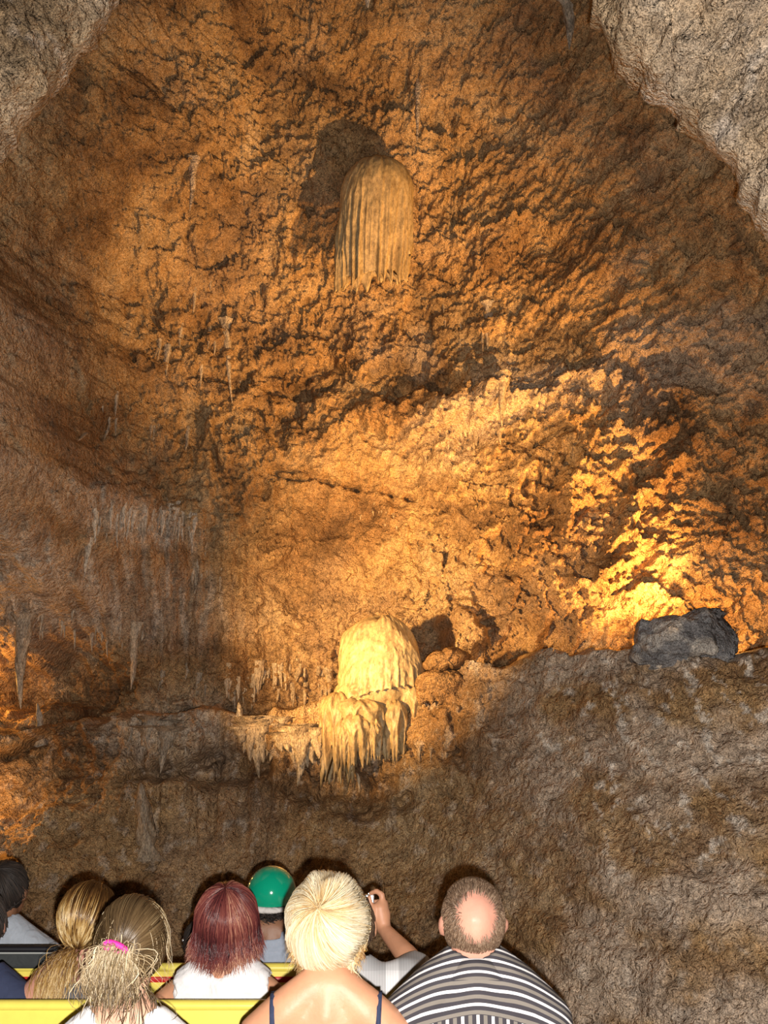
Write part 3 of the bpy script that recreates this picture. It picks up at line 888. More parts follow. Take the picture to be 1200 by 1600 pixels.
def fingers(palm, up, across, out, L=1.0, curl=0.6):
    """five fingers from a palm: up = finger direction, across = towards the thumb, out = palm normal (curl direction)"""
    P, U, A, O = [np.array(v, float) for v in (palm, up, across, out)]
    pr = [blob(P, 0.022), blob(P + 0.018 * A + 0.012 * U, 0.017), blob(P - 0.018 * A + 0.012 * U, 0.017), blob(P + 0.02 * U, 0.019),
          blob(P + 0.024 * A + 0.030 * U, 0.013), blob(P - 0.024 * A + 0.028 * U, 0.012), blob(P + 0.008 * A + 0.034 * U, 0.013), blob(P - 0.009 * A + 0.033 * U, 0.013)]
    for off, ln in ((0.026, 0.066), (0.009, 0.074), (-0.009, 0.069), (-0.026, 0.054)):
        b = P + off * A + 0.036 * U
        a1 = curl; p1 = b + ln * 0.45 * (math.cos(a1) * U + math.sin(a1) * O)
        a2 = curl * 2.1; p2 = p1 + ln * 0.32 * (math.cos(a2) * U + math.sin(a2) * O)
        a3 = curl * 2.8; p3 = p2 + ln * 0.25 * (math.cos(a3) * U + math.sin(a3) * O)
        pr += chain([b, p1, p2, p3], [0.0095, 0.009, 0.008, 0.007])
    t0 = P + 0.02 * A - 0.015 * U; t1 = t0 + 0.03 * A + 0.018 * U + 0.01 * O; t2 = t1 + 0.012 * A + 0.026 * U + 0.008 * O
    pr += chain([t0, t1, t2], [0.013, 0.0105, 0.008])
    return pr

class Person:
    def __init__(s, name_label, head_px, Y, scale=1.0, yaw=0.0, pitch=18, roll=0.0, shoulder=0.172, skin=None, neck=0.70, group='tram passengers seen from behind', slim=1.0, arm_r=None, voxel=0.0135, lean=0.0, drop=0.118):
        s.k = scale
        H = at(head_px[0], head_px[1], Y)
        s.root = empty('person', (H.x, H.y, 0.38))
        tag(s.root, name_label, 'person', group)
        s.hc = np.array((0, 0, H.z - 0.38))
        s.R = np.array((Matrix.Rotation(math.radians(yaw), 3, 'Z') @ Matrix.Rotation(math.radians(roll), 3, 'Y') @ Matrix.Rotation(math.radians(pitch), 3, 'X')))
        k = scale
        hc = s.hc
        s.nb = hc + np.array((0, -0.045 - lean, -0.165 * neck)) * k
        nb = s.nb
        hd = lambda x, y, z: hc + s.R @ (np.array((x, y, z)) * k)
        s.hd = hd
        RR = s.R
        head = [blob(hd(0, -0.005, 0.02), np.array((0.075, 0.094, 0.090)) * k, RR), blob(hd(0, 0.03, 0.005), np.array((0.068, 0.07, 0.08)) * k, RR),
                blob(hd(0, 0.035, -0.05), np.array((0.057, 0.058, 0.055)) * k, RR), blob(hd(0, 0.062, -0.092), np.array((0.030, 0.026, 0.022)) * k, RR),
                blob(hd(0, -0.03, -0.045), np.array((0.058, 0.055, 0.06)) * k, RR),
                blob(hd(0, 0.088, 0.03), np.array((0.048, 0.014, 0.012)) * k, RR), blob(hd(0, 0.106, -0.022), np.array((0.013, 0.016, 0.012)) * k, RR),
                blob(hd(0, 0.098, 0.0), np.array((0.009, 0.012, 0.026)) * k, RR), blob(hd(0, 0.092, -0.055), np.array((0.024, 0.010, 0.009)) * k, RR)]
        for e in (-1, 1):
            head += [blob(hd(e * 0.077, -0.002, 0.0), np.array((0.011, 0.019, 0.032)) * k, RR), blob(hd(e * 0.084, -0.010, 0.006), np.array((0.008, 0.016, 0.028)) * k, RR),
                     blob(hd(e * 0.040, 0.075, -0.015), np.array((0.024, 0.022, 0.022)) * k, RR)]
        neck_ = chain([hd(0, -0.02, -0.06), nb + np.array((0, 0.005, 0.0)), nb + np.array((0, 0.01, -0.06)) * k], np.array([0.056, 0.056, 0.07]) * k * (0.9 + 0.1 * slim))
        s.yoke = [blob(nb + np.array((0, 0.012, -0.05)) * k, 0.074 * k), blob(nb + np.array((0, 0.010, -0.02)) * k, 0.064 * k), blob(nb + np.array((0, 0.012, -0.09)) * k, np.array((0.10, 0.078, 0.055)) * k)]
        s.sh = [nb + np.array((e * shoulder, 0.01, -drop + (0.085 if e == 1 and arm_r is not None else 0))) * k for e in (-1, 1)]
        trap = []
        for e, sh in zip((-1, 1), s.sh):
            trap += chain([nb + np.array((e * 0.03, 0, 0.0)) * k, nb + np.array((e * 0.095, 0.0, -0.056)) * k, sh], np.array([0.05, 0.058, 0.060]) * k)
        tw = slim * shoulder / 0.172
        tor = []
        for dz, rx, ry in ((-0.07, 0.125, 0.078), (-0.13, 0.155, 0.098), (-0.20, 0.165, 0.110), (-0.28, 0.158, 0.112), (-0.36, 0.146, 0.108), (-0.44, 0.145, 0.108), (-0.52, 0.16, 0.118)):
            tor.append(blob(nb + np.array((0, 0.02 if dz > -0.1 else 0.03, dz)) * k, np.array((rx * tw, ry, 0.085)) * k))
        zp = max(0.10, nb[2] - 0.56 * k)
        pel = [blob((0, nb[1] + 0.03, zp), np.array((0.165 * tw, 0.125, 0.11)) * k), blob((0, nb[1] + 0.03, (zp + nb[2] - 0.5 * k) / 2), np.array((0.155 * tw, 0.115, 0.12)) * k)]
        s.arms_u, arms_f, hands = [], [], []
        for e, sh in zip((-1, 1), s.sh):
            if e == 1 and arm_r is not None:
                el, wr = [np.array(at(*p)) - np.array(s.root.location) for p in arm_r[:2]]
            else:
                el = sh + np.array((e * 0.025, 0.05, -0.26)) * k
                wr = el + np.array((-e * 0.075, 0.19, 0.005)) * k
            s.arms_u += chain([sh, (sh + el) / 2, el], np.array([0.053, 0.046, 0.038]) * k)
            arms_f += chain([el, el + (wr - el) * 0.3, wr], np.array([0.038, 0.038, 0.025]) * k)
            if e == 1 and arm_r is not None:
                hands += arm_r[2](np.array(s.root.location))
            else:
                d = (wr - el) / np.linalg.norm(wr - el)
                hands += fingers(wr + d * 0.035, d, (-e, 0, 0), (0, 0, -1), k, 0.35)
        legs = []
        for e in (-1, 1):
            hp = np.array((e * 0.085 * k, nb[1] + 0.05, zp - 0.01)); kn = np.array((e * 0.10 * k, nb[1] + 0.40 * k, zp + 0.01)); an = np.array((e * 0.10 * k, nb[1] + 0.37 * k, -0.30)); to = an + np.array((0, 0.14, -0.035))
            legs += chain([hp, kn], np.array([0.082, 0.058]) * k) + chain([kn, kn * 0.6 + an * 0.4, an], np.array([0.055, 0.05, 0.034]) * k) + chain([an + np.array((0, -0.02, -0.02)), to], [0.036, 0.026])
        s.torso, s.pel, s.legs, s.trap = tor, pel, legs, trap
        s.body = remesh('body', head + neck_ + trap + tor + pel + s.arms_u + arms_f + hands + legs, voxel * (0.75 if arm_r is None else 0.6), skin, s.root, 4)
        for e in (-1, 1):
            ev = mesh_np('eye', *blob(hd(e * 0.031, 0.083, 0.006), 0.0115 * k), EYE, s.root)
            mesh_np('iris', *blob(hd(e * 0.031, 0.0915, 0.007), 0.0052 * k), IRIS, ev)
    def grow(s, prims, d):
        out = []
        for v, f in prims:
            c = v.mean(0); r = np.abs(v - c).max(0)
            out.append((c + (v - c) * (1 + d / np.maximum(r, 0.01)), f))
        return out
    def garment(s, name, mat, sleeve=0.5, neck=0.03, strap=None, d=0.010, keep=None, long_=True):
        nb, k = s.nb, s.k
        prims = s.grow(s.torso + s.trap + s.pel + s.yoke, d)
        if sleeve > 0:
            n = len(s.arms_u) // 2
            for q in (s.arms_u[:n], s.arms_u[n:]):
                prims += s.grow(q[:max(2, int(n * sleeve))], d + 0.006)
        def kp(c):
            p = np.array(c)
            if keep is not None and not keep(p): return False
            r = math.hypot(p[0] / 1.15, (p[1] - nb[1] - 0.005))
            if r < 0.062 * k + neck and p[2] > nb[2] - (0.012 + neck) * k: return False
            return True
        return remesh(name, prims, 0.0125, mat, s.root, 4, kp, 0.003)
    def trousers(s, mat):
        n = len(s.legs) // 2
        prims = s.grow(s.pel[:1] + s.legs, 0.012)
        return remesh('trousers', prims, 0.018, mat, s.root, 4, lambda c: c.z > -0.27, 0.0)

# ------------------------------------------------------------------ hair
def tubes(paths, radii, tints, sides=3):
    """paths list of (n,3); radii list of scalars or arrays; tints list of arrays/scalars -> V, F, tint"""
    VV, FF, TT, k = [], [], [], 0
    cs = np.linspace(0, 2 * math.pi, sides, endpoint=False)
    cc, ss = np.cos(cs), np.sin(cs)
    for P, r, t in zip(paths, radii, tints):
        n = len(P)
        T = np.gradient(P, axis=0); T /= (np.linalg.norm(T, axis=1)[:, None] + 1e-9)
        ref = np.array((0.3, 1, 0.2)) if abs(T[0][1]) < 0.85 else np.array((1, 0.2, 0.3))
        A = np.cross(T, ref); A /= (np.linalg.norm(A, axis=1)[:, None] + 1e-9)
        B = np.cross(T, A)
        prof = np.linspace(0, 1, n); prof = np.minimum(1, 1.6 * np.sin(np.pi * (0.12 + 0.86 * prof)))
        rr = r * prof
        VV.append((P[:, None] + rr[:, None, None] * (A[:, None] * cc[None, :, None] + B[:, None] * ss[None, :, None])).reshape(-1, 3))
        FF.append(grid_faces(n, sides, wrap=True) + k)
        TT.append(np.repeat(np.broadcast_to(t, (n,)), sides))
        k += n * sides
    return np.concatenate(VV), np.concatenate(FF), np.concatenate(TT)

def ell_pt(d, rad): 
    d = d / np.linalg.norm(d, axis=-1, keepdims=True)
    return d * rad / 1.0

def slerp(a, b, t):
    w = math.acos(max(-1, min(1, float(np.dot(a, b)))))
    if w < 1e-4: return np.repeat(a[None], len(t), 0)
    return (np.sin((1 - t) * w)[:, None] * a + np.sin(t * w)[:, None] * b) / math.sin(w)

def nrm(v): v = np.array(v, float); return v / np.linalg.norm(v)

def cap_mesh(P, rad, keep, tint, off=(0, -0.005, 0.02)):
    V, Fc = unit_sphere()
    bm = bmesh.new(); bmesh.ops.create_icosphere(bm, subdivisions=4, radius=1)
    V = np.array([v.co[:] for v in bm.verts]); Fc = np.array([[v.index for v in f.verts] for f in bm.faces]); bm.free()
    k = np.array([keep(v) for v in V])
    Fc = Fc[k[Fc].all(1)]
    W = np.array([P.hd(*(v * rad + np.array(off))) for v in V])
    q = np.concatenate([Fc, Fc[:, 2:3]], 1)
    return W, Fc, np.full(len(W), tint)

def build_hair(P, mat, paths, radii, tints, cap=None, sides=3, name='hair'):
    V, Fq, T = tubes(paths, radii, tints, sides)
    tri = np.concatenate([Fq[:, [0, 1, 2]], Fq[:, [0, 2, 3]]])
    if cap is not None:
        W, Fc, t2 = cap
        tri = np.concatenate([tri, Fc + len(V)]); V = np.concatenate([V, W]); T = np.concatenate([T, t2])
    return mesh_np(name, V, tri, mat, P.root, attrs={'tint': T})

OFF = np.array((0, -0.005, 0.02))
def to_world(P, L): return np.array([P.hd(*p) for p in L])

def fall_hair(P, rng, n, crown, rad, drop, flare, lw, tint, seg=10, th_turn=1.75, phis=None, wave=0.004, rough=0.06, inward=0.0, front_limit=1.05, start=0.02, lift=0.0, swirl=0.0, clump=0.05, clumpf=2.2):
    """locks from the crown over the skull, then hanging. crown unit dir; rad scalp radii; drop metres below the turn; flare outward push at the ends"""
    c = nrm(crown); e1 = nrm(np.cross(c, (0, 1, 0.01))); e2 = np.cross(c, e1)
    paths, radii, tints = [], [], []
    for i in range(n):
        phi = rng.uniform(0, 2 * math.pi)
        dirn = math.cos(phi) * e1 + math.sin(phi) * e2
        # how much this direction runs towards the face
        front = max(0.0, dirn[1])
        lim = th_turn if front < 0.35 else th_turn - (th_turn - front_limit) * min(1, (front - 0.35) / 0.4)
        t0 = start + abs(rng.gauss(0, 0.28)); t0 = min(t0, lim * 0.85)
        m = seg
        th = np.linspace(t0, lim, m)
        sw = rng.gauss(0, 0.10) + swirl
        ph = phi + sw * (th - t0)
        cl = perlin(np.cos(ph) * clumpf, th * 1.6 + 3.3, np.sin(ph) * clumpf, 77)
        nl = 1 + rng.uniform(-0.02, rough) + clump * cl
        D = np.cos(th)[:, None] * c + np.sin(th)[:, None] * (np.cos(ph)[:, None] * e1 + np.sin(ph)[:, None] * e2)
        env = (1 + lift * np.sin(np.clip((th) / 1.7, 0, 1) * math.pi * 0.5))
        L = D * np.array(rad) * (nl * env)[:, None] + OFF
        W = to_world(P, L)
        ln = drop * rng.uniform(0.75, 1.1) * (1.0 if front < 0.5 else 0.75)
        if ln > 0.004:
            s = np.linspace(0, 1, 7)[1:]
            base = W[-1]; outv = base - (P.hc + np.array((0, 0, base[2] - P.hc[2]))); outv = outv / (np.linalg.norm(outv) + 1e-6)
            tang = nrm(W[-1] - W[-2])
            H = base + (s * ln * 0.35)[:, None] * tang * (1 - s)[:, None] + np.outer(-s * ln, (0, 0, 1)) * 0.92 + np.outer((flare * s ** 2 - inward * s) * ln / max(drop, 0.01), outv)
            ph0 = rng.uniform(0, 6.28)
            H = H + wave * np.outer(np.sin(s * 7 + ph0), np.cross(outv, (0, 0, 1))) + rng.gauss(0, 0.004) * np.outer(s, outv)
            W = np.concatenate([W, H])
        paths.append(W); radii.append(lw * rng.uniform(0.6, 1.25))
        tv = rng.gauss(0, 0.16) + 0.30 * float(cl.mean()); tt = np.linspace(0, 1, len(W))
        tints.append(np.clip(tint(tt, phi) + tv, 0, 1))
    return paths, radii, tints

def gather_hair(P, rng, n, T, rad, lw, tint, seg=10, puff=0.06, keep=None):
    """locks combed over the skull into a tie at direction T"""
    T = nrm(T)
    paths, radii, tints = [], [], []
    while len(paths) < n:
        d = nrm([rng.gauss(0, 1) for _ in range(3)])
        if keep is not None and not keep(d): continue
        t = np.linspace(0, 1, seg)
        D = slerp(d, T, t)
        cl = perlin(d[0] * 3.2 + 7, d[1] * 3.2, d[2] * 3.2, 79)
        nl = 1 + rng.uniform(-0.01, 0.04) + puff * np.sin(np.pi * t) * (rng.uniform(0.4, 1.0) + 0.7 * float(cl))
        L = D * np.array(rad) * nl[:, None] + OFF
        paths.append(to_world(P, L)); radii.append(lw * rng.uniform(0.6, 1.25))
        tints.append(np.clip(tint(t, d) + rng.gauss(0, 0.075) + 0.22 * float(cl), 0, 1))
    return paths, radii, tints

def tail_hair(rng, n, base, d0, sag, ln, lw, tint, spread=0.02, fan=0.03, curl=0.01, seg=10):
    """a tail of locks leaving base along d0 and hanging down"""
    paths, radii, tints = [], [], []
    base = np.array(base); d0 = nrm(d0)
    for i in range(n):
        t = np.linspace(0, 1, seg); L = ln * rng.uniform(0.7, 1.08)
        g = np.array([rng.gauss(0, 1), rng.gauss(0, 0.7), rng.gauss(0, 0.8)])
        b = base + g * 0.35 * spread
        side = np.array([rng.gauss(0, 1), rng.gauss(0, 0.6), 0])
        X_ = b + np.outer(t * L * (1 - 0.55 * t), d0) + np.outer(-sag * L * t ** 1.6, (0, 0, 1)) + np.outer(np.sin(np.pi * np.clip(t * 0.75, 0, 1)) * 1.0, g * spread) + np.outer(t ** 1.5, side * fan)
        X_ = X_ + curl * np.outer(np.sin(t * 6 + rng.uniform(0, 6)), g * 0.5)
        paths.append(X_); radii.append(lw * rng.uniform(0.6, 1.2)); tints.append(np.clip(tint(t, i) + rng.gauss(0, 0.14), 0, 1))
    return paths, radii, tints

def join(*sets):
    a, b, c = [], [], []
    for s in sets: a += s[0]; b += s[1]; c += s[2]
    return a, b, c

FAIR = skin_mat('fair_skin', (0.66, 0.38, 0.26))
TAN = skin_mat('tanned_skin', (0.58, 0.29, 0.17))
ROSY = skin_mat('rosy_skin', (0.58, 0.29, 0.21))
BROWN = skin_mat('brown_skin', (0.26, 0.13, 0.075))
JEAN = cloth('blue_denim', (0.05, 0.07, 0.14))

YN, YM, YF = 2.90, 3.66, 4.42
SC = (0.081, 0.100, 0.098)
back = lambda v: v[2] > -0.75 and not (v[1] > 0.35 and v[2] < 0.62)

# --- woman with platinum hair and bare back (near row)
rng = random.Random(1)
p = Person('person with short platinum blonde hair and bare shoulders with a navy strap', (513, 1450), YN, 1.0, -4, 17, shoulder=0.156, skin=TAN, neck=0.78, drop=0.112)
BLOND = hair_mat('platinum_hair', [(0.0, (0.32, 0.17, 0.06)), (0.35, (0.62, 0.43, 0.20)), (0.65, (0.70, 0.58, 0.38)), (1.0, (0.84, 0.77, 0.60))])
tn = lambda t, ph: 0.12 + 0.66 * np.sin(np.clip(0.08 + t * 1.05, 0, 1) * math.pi) ** 0.8 - 0.30 * sstep(0.78, 1.0, t)
s1 = fall_hair(p, rng, 1900, (-0.10, -0.78, 0.60), (0.093, 0.112, 0.106), 0.055, 0.0, 0.0013, tn, th_turn=1.62, inward=0.028, rough=0.10, lift=0.05, wave=0.004, swirl=0.35, clump=0.09)
s2 = fall_hair(p, rng, 420, (0, -0.9, 0.1), (0.086, 0.104, 0.100), 0.072, 0.016, 0.0012, lambda t, ph: 0.06 + 0.30 * t, th_turn=1.15, wave=0.014, rough=0.05, inward=0.0, start=0.7)
build_hair(p, BLOND, *join(s1, s2), cap_mesh(p, (0.085, 0.103, 0.101), back, 0.35))
TOPN = cloth('navy_cloth', (0.035, 0.045, 0.09))
g = p.garment('top', TOPN, 0.0, keep=lambda q: q[2] < p.nb[2] - 0.215)
# shoulder straps following the shoulder
from mathutils.bvhtree import BVHTree
_bm = bmesh.new(); _bm.from_mesh(p.body.data); _bv = BVHTree.FromBMesh(_bm); _bm.free()
for e in (-1, 1):
    rows = []
    for a in np.linspace(-0.75, math.pi + 0.6, 26):
        x = e * (0.118 + 0.010 * math.sin(a))
        d_ = Vector((0, -math.cos(a), math.sin(a)))
        o_ = Vector((x, p.nb[1] + 0.03, p.nb[2] - 0.17))
        h_, n_, _i, _d = _bv.ray_cast(o_ + d_ * 0.45, -d_)
        if h_ is None: continue
        rows.append([h_ + Vector((dx, 0, 0)) + n_ * off for dx, off in ((-0.0065, 0.0), (-0.0055, 0.0035), (0.0055, 0.0035), (0.0065, 0.0))])
    mesh_np('strap', np.array(rows).reshape(-1, 3), grid_faces(len(rows), 4), TOPN, g)
p.trousers(JEAN)
for e in (-1, 1):
    mesh_np('earring', *blob(p.hd(e * 0.092, -0.02, -0.045), 0.0085), GOLD, p.root)

# --- man with bald crown and striped shirt (near row)
rng = random.Random(2)
p = Person('person with a bald crown and short brown hair in a grey and white striped shirt', (738, 1446), YN + 0.05, 1.0, 5, 25, shoulder=0.168, skin=ROSY, slim=1.1, neck=0.56, drop=0.128)
MH = hair_mat('short_brown_hair', [(0.0, (0.055, 0.032, 0.02)), (0.5, (0.17, 0.105, 0.065)), (1.0, (0.36, 0.26, 0.18))], 0.45)
paths, radii, tints = [], [], []
BC = nrm((-0.02, -0.80, 0.60))
while len(paths) < 6000:
    d = nrm([rng.gauss(0, 1) for _ in range(3)])
    if d[1] > 0.45 and d[2] < 0.75: continue
    if d[2] < -0.95 or (d[2] < -0.55 and d[1] > -0.25): continue
    ang = math.acos(max(-1, min(1, float(np.dot(d, BC)))))
    if ang < 0.50 + abs(rng.gauss(0, 0.16)): continue
    if abs(d[0]) > 0.86 and d[1] > -0.25 and d[2] < 0.15: continue
    away = nrm(d - BC * 0.5 + np.array((0, 0, -0.9)) * (d[2] < 0.5) + np.array((0.25, 0.5, 0.1)) * (d[2] > 0.6))
    tg = away - d * np.dot(away, d); tg = nrm(tg)
    t = np.linspace(0, 1, 4); ln = rng.uniform(0.10, 0.20) * (1.5 if d[2] > 0.6 else 1.0)
    low = np.array((1, 1, 1.0)) if d[2] > -0.5 else np.array((0.86, 0.90, 1.18))
    L = (d + np.outer(t * ln, tg)); L = L / np.linalg.norm(L, axis=1)[:, None] * np.array((0.0775, 0.0965, 0.0935)) * low * (1.0 + (0.05 + 0.05 * (d[2] > 0.6)) * np.sin(t * 2.4))[:, None] + OFF
    paths.append(to_world(p, L)); radii.append(0.00085 * rng.uniform(0.6, 1.2)); tints.append(float(np.clip(rng.gauss(0.5, 0.25), 0, 1)))
build_hair(p, MH, paths, radii, tints, cap_mesh(p, (0.0768, 0.0958, 0.0928), lambda v: back(v) and v[2] > -0.62 and math.acos(max(-1, min(1, float(np.dot(v, BC))))) > 0.74 + 0.10 * math.sin(v[0] * 60) * math.sin(v[2] * 50) and not (abs(v[0]) > 0.80 and v[1] > -0.25 and v[2] < 0.2), 0.35), 3)
def stripes(name):
    m, nt, b = nodes(name)
    tc = nt.nodes.new('ShaderNodeTexCoord'); sx = nt.nodes.new('ShaderNodeSeparateXYZ')
    nt.links.new(tc.outputs['Object'], sx.inputs[0])
    def math_(op, a, b_=None, c_=None):
        n = nt.nodes.new('ShaderNodeMath'); n.operation = op
        for i, v in enumerate((a, b_, c_)):
            if v is None: continue
            if isinstance(v, bpy.types.NodeSocket): nt.links.new(v, n.inputs[i])
            else: n.inputs[i].default_value = v
        return n.outputs[0]
    x2 = math_('MULTIPLY', sx.outputs[0], sx.outputs[0])
    h = math_('MULTIPLY_ADD', x2, 1.15, sx.outputs[2])
    h = math_('MULTIPLY_ADD', sx.outputs[1], 0.55, h)
    def band(src, period, ph):
        f = math_('FRACT', math_('MULTIPLY_ADD', src, 1 / period, ph))
        w = math_('LESS_THAN', f, 0.20)
        g_ = math_('MULTIPLY', math_('GREATER_THAN', f, 0.47), math_('LESS_THAN', f, 0.72))
        return w, g_
    cols = []
    for src, per, ph in ((h, 0.036, 0.2), (sx.outputs[0], 0.0365, 0.1)):
        w, g_ = band(src, per, ph)
        c = mixc(nt, g_, (0.050, 0.046, 0.055), (0.20, 0.18, 0.16))
        cols.append(mixc(nt, w, c, (0.78, 0.77, 0.78)))
    yoke = math_('GREATER_THAN', h, YOKE)
    nt.links.new(mixc(nt, yoke, cols[1], cols[0]), b.inputs['Base Color'])
    b.inputs['Roughness'].default_value = 0.85; b.inputs['Specular IOR Level'].default_value = 0.2
    bp = nt.nodes.new('ShaderNodeBump'); bp.inputs['Strength'].default_value = 0.35; bp.inputs['Distance'].default_value = 0.02
    nt.links.new(noise(nt, tc.outputs['Object'], 12, 2, 0.5, 1.0), bp.inputs['Height']); nt.links.new(bp.outputs[0], b.inputs['Normal'])
    return m
YOKE = p.nb[2] - 0.092 + 0.55 * (p.nb[1] - 0.085)
STR = stripes('striped_cotton')
p.garment('shirt', STR, 0.75, -0.008, d=0.016)
def collar(P, mat, r0=0.068, h=0.045, flare=0.012, name='collar', back_z=0.0):
    a = np.linspace(0, 2 * math.pi, 48, endpoint=False)
    rows = []
    for t, rr in ((0, r0 + flare + 0.012), (0.5, r0 + flare), (1, r0), (0.96, r0 - 0.006), (0.3, r0 - 0.004)):
        rows.append(np.stack([rr * 1.08 * P.k * np.cos(a), P.nb[1] + 0.004 + rr * P.k * np.sin(a), P.nb[2] + (-0.035 + back_z + h * t - 0.018 * np.sin(a)) * P.k], -1))
    V_ = np.stack(rows); return mesh_np(name, V_.reshape(-1, 3), grid_faces(5, 48, wrap=True), mat, P.root)
collar(p, STR)
p.trousers(JEAN)

# --- girl with pink hair tie (near row)
rng = random.Random(3)
p = Person('person with messy dirty blonde ponytail held by a pink hair tie', (207, 1477), YN - 0.02, 0.93, 3, 14, shoulder=0.165, skin=FAIR, neck=0.98)
DB = hair_mat('dirty_blonde_hair', [(0.0, (0.035, 0.020, 0.009)), (0.4, (0.13, 0.082, 0.038)), (0.7, (0.38, 0.28, 0.15)), (1.0, (0.78, 0.66, 0.46))])
TD = nrm((-0.16, -0.97, 0.02))
kp = lambda d: d[2] > -0.72 and not (d[1] > 0.45 and d[2] < 0.55)
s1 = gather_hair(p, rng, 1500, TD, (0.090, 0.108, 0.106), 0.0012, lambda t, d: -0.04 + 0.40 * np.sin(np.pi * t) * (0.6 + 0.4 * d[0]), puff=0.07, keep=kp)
tie = p.hd(*(TD * np.array((0.092, 0.112, 0.110)) + OFF))
s2 = tail_hair(rng, 950, tie, (-0.08, -0.55, 0.10), 0.92, 0.112, 0.0011, lambda t, i: 0.22 + 0.62 * np.sin(np.pi * t ** 0.8), spread=0.021, fan=0.012, curl=0.010)
s3 = fall_hair(p, rng, 90, (0, -0.2, 0.98), (0.092, 0.11, 0.105), 0.11, 0.02, 0.0007, lambda t, ph: 0.55 + 0.3 * t, th_turn=1.5, wave=0.015, rough=0.08, start=0.5)
s4 = tail_hair(rng, 120, p.hd(0.03, -0.085, -0.075), (0.05, -0.3, -0.9), 0.6, 0.09, 0.001, lambda t, i: 0.12 + 0.1 * t, spread=0.03, fan=0.012)
build_hair(p, DB, *join(s1, s2, s3, s4), cap_mesh(p, (0.085, 0.103, 0.101), lambda v: kp(v), 0.12))
a = np.linspace(0, 2 * math.pi, 24, endpoint=False)
loop = np.array([tie + np.array((0.027 * math.cos(q), -0.026, 0.014 + 0.010 * math.sin(q) - 0.010 * math.cos(q))) for q in np.r_[a, a[0]]])
V_, F_, T_ = tubes([loop], [0.0075], [0.0], 8)
mesh_np('hair_tie', V_, F_, PINK, p.root)
WHITE = cloth('white_cotton', (0.80, 0.79, 0.80))
p.garment('t_shirt', WHITE, 0.4, 0.012)
p.trousers(JEAN)

# --- woman with dark red hair and sleeveless white top (middle row)
rng = random.Random(4)
p = Person('person with dark red shoulder length hair in a sleeveless white top', (355, 1446), YM, 0.98, -3, 14, shoulder=0.168, skin=TAN)
RH = hair_mat('dark_red_hair', [(0.0, (0.030, 0.008, 0.010)), (0.35, (0.13, 0.028, 0.028)), (0.65, (0.27, 0.085, 0.065)), (1.0, (0.62, 0.34, 0.22))], 0.32)
tn = lambda t, ph: 0.28 + 0.22 * np.sin(np.pi * np.clip(t * 1.6, 0, 1)) + 0.42 * sstep(0.70, 1.0, t) + 0.16 * np.cos(3 * ph)
s1 = fall_hair(p, rng, 1700, (0.03, -0.25, 0.97), (0.095, 0.112, 0.108), 0.105, 0.022, 0.0014, tn, th_turn=1.55, wave=0.004, rough=0.08, lift=0.02, clump=0.05, clumpf=3.0)
build_hair(p, RH, *s1, cap_mesh(p, (0.086, 0.104, 0.101), back, 0.18))
p.garment('sleeveless_top', WHITE, 0.0, 0.005, keep=lambda q, p=p: abs(q[0]) < 0.158 * p.k or q[2] < p.nb[2] - 0.17, d=0.012)
p.trousers(JEAN)

# --- girl with smooth golden hair in a low ponytail (middle row)
rng = random.Random(5)
p = Person('person with smooth golden brown hair in a low ponytail and grey tank top', (139, 1441), YM, 0.93, -8, 10, shoulder=0.155, skin=ROSY)
GB = hair_mat('golden_brown_hair', [(0.0, (0.030, 0.013, 0.005)), (0.4, (0.15, 0.07, 0.02)), (0.7, (0.46, 0.28, 0.09)), (1.0, (0.85, 0.68, 0.38))], 0.28)
TD = nrm((-0.08, -0.80, -0.90))
kp = lambda d: d[2] > -0.9 and not (d[1] > 0.45 and d[2] < 0.5)
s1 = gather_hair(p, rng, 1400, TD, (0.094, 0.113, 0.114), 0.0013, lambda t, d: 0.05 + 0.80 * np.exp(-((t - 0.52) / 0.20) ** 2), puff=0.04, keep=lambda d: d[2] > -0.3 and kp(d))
tie = p.hd(*(TD * np.array((0.080, 0.100, 0.118)) + OFF))
s2 = tail_hair(rng, 700, tie + np.array((0, -0.005, 0.0)), (-0.75, -0.55, -0.25), 0.75, 0.17, 0.0012, lambda t, i: 0.25 + 0.60 * t, spread=0.017, fan=0.020, curl=0.008)
build_hair(p, GB, *join(s1, s2), cap_mesh(p, (0.086, 0.105, 0.105), kp, 0.12))
GREYT = cloth('grey_cotton', (0.13, 0.13, 0.14))
p.garment('tank_top', GREYT, 0.0, 0.040, keep=lambda q, p=p: (abs(q[0]) < 0.105 * p.k or q[2] < p.nb[2] - 0.15), d=0.011)
p.trousers(JEAN)

# --- man taking a picture (middle row)
rng = random.Random(6)
def right_hand(o):
    Yh = 3.93
    q = lambda px, py, dy=0.0: np.array(at(px, py, Yh + dy)) - o
    pr = chain([q(600, 1452), q(597, 1436), q(594, 1420)], [0.025, 0.030, 0.028]) + chain([q(601, 1430), q(599, 1416)], [0.022, 0.018])
    pr += chain([q(586, 1436, -0.01), q(580, 1420, -0.02), q(577, 1402, -0.02)], [0.014, 0.0115, 0.0095])                    # thumb along the back
    pr += chain([q(598, 1414, 0.0), q(597, 1398, 0.0), q(588, 1392, 0.005), q(578, 1396, 0.02)], [0.0125, 0.0112, 0.0100, 0.0085])  # index on the shutter
    for k_, yy in ((0, 1412), (1, 1422), (2, 1431)):
        pr += chain([q(602, yy, 0.005), q(601, yy - 4, 0.035), q(588, yy - 3, 0.055), q(576, yy - 2, 0.055)], [0.012, 0.0105, 0.0095, 0.008])
    return pr
p = Person('person in a pale grey checked shirt raising a small camera', (544, 1452), YM, 1.0, 3, 12, shoulder=0.182, skin=TAN, arm_r=((652, 1512, 3.74), (602, 1454, 3.92), right_hand), voxel=0.0105)
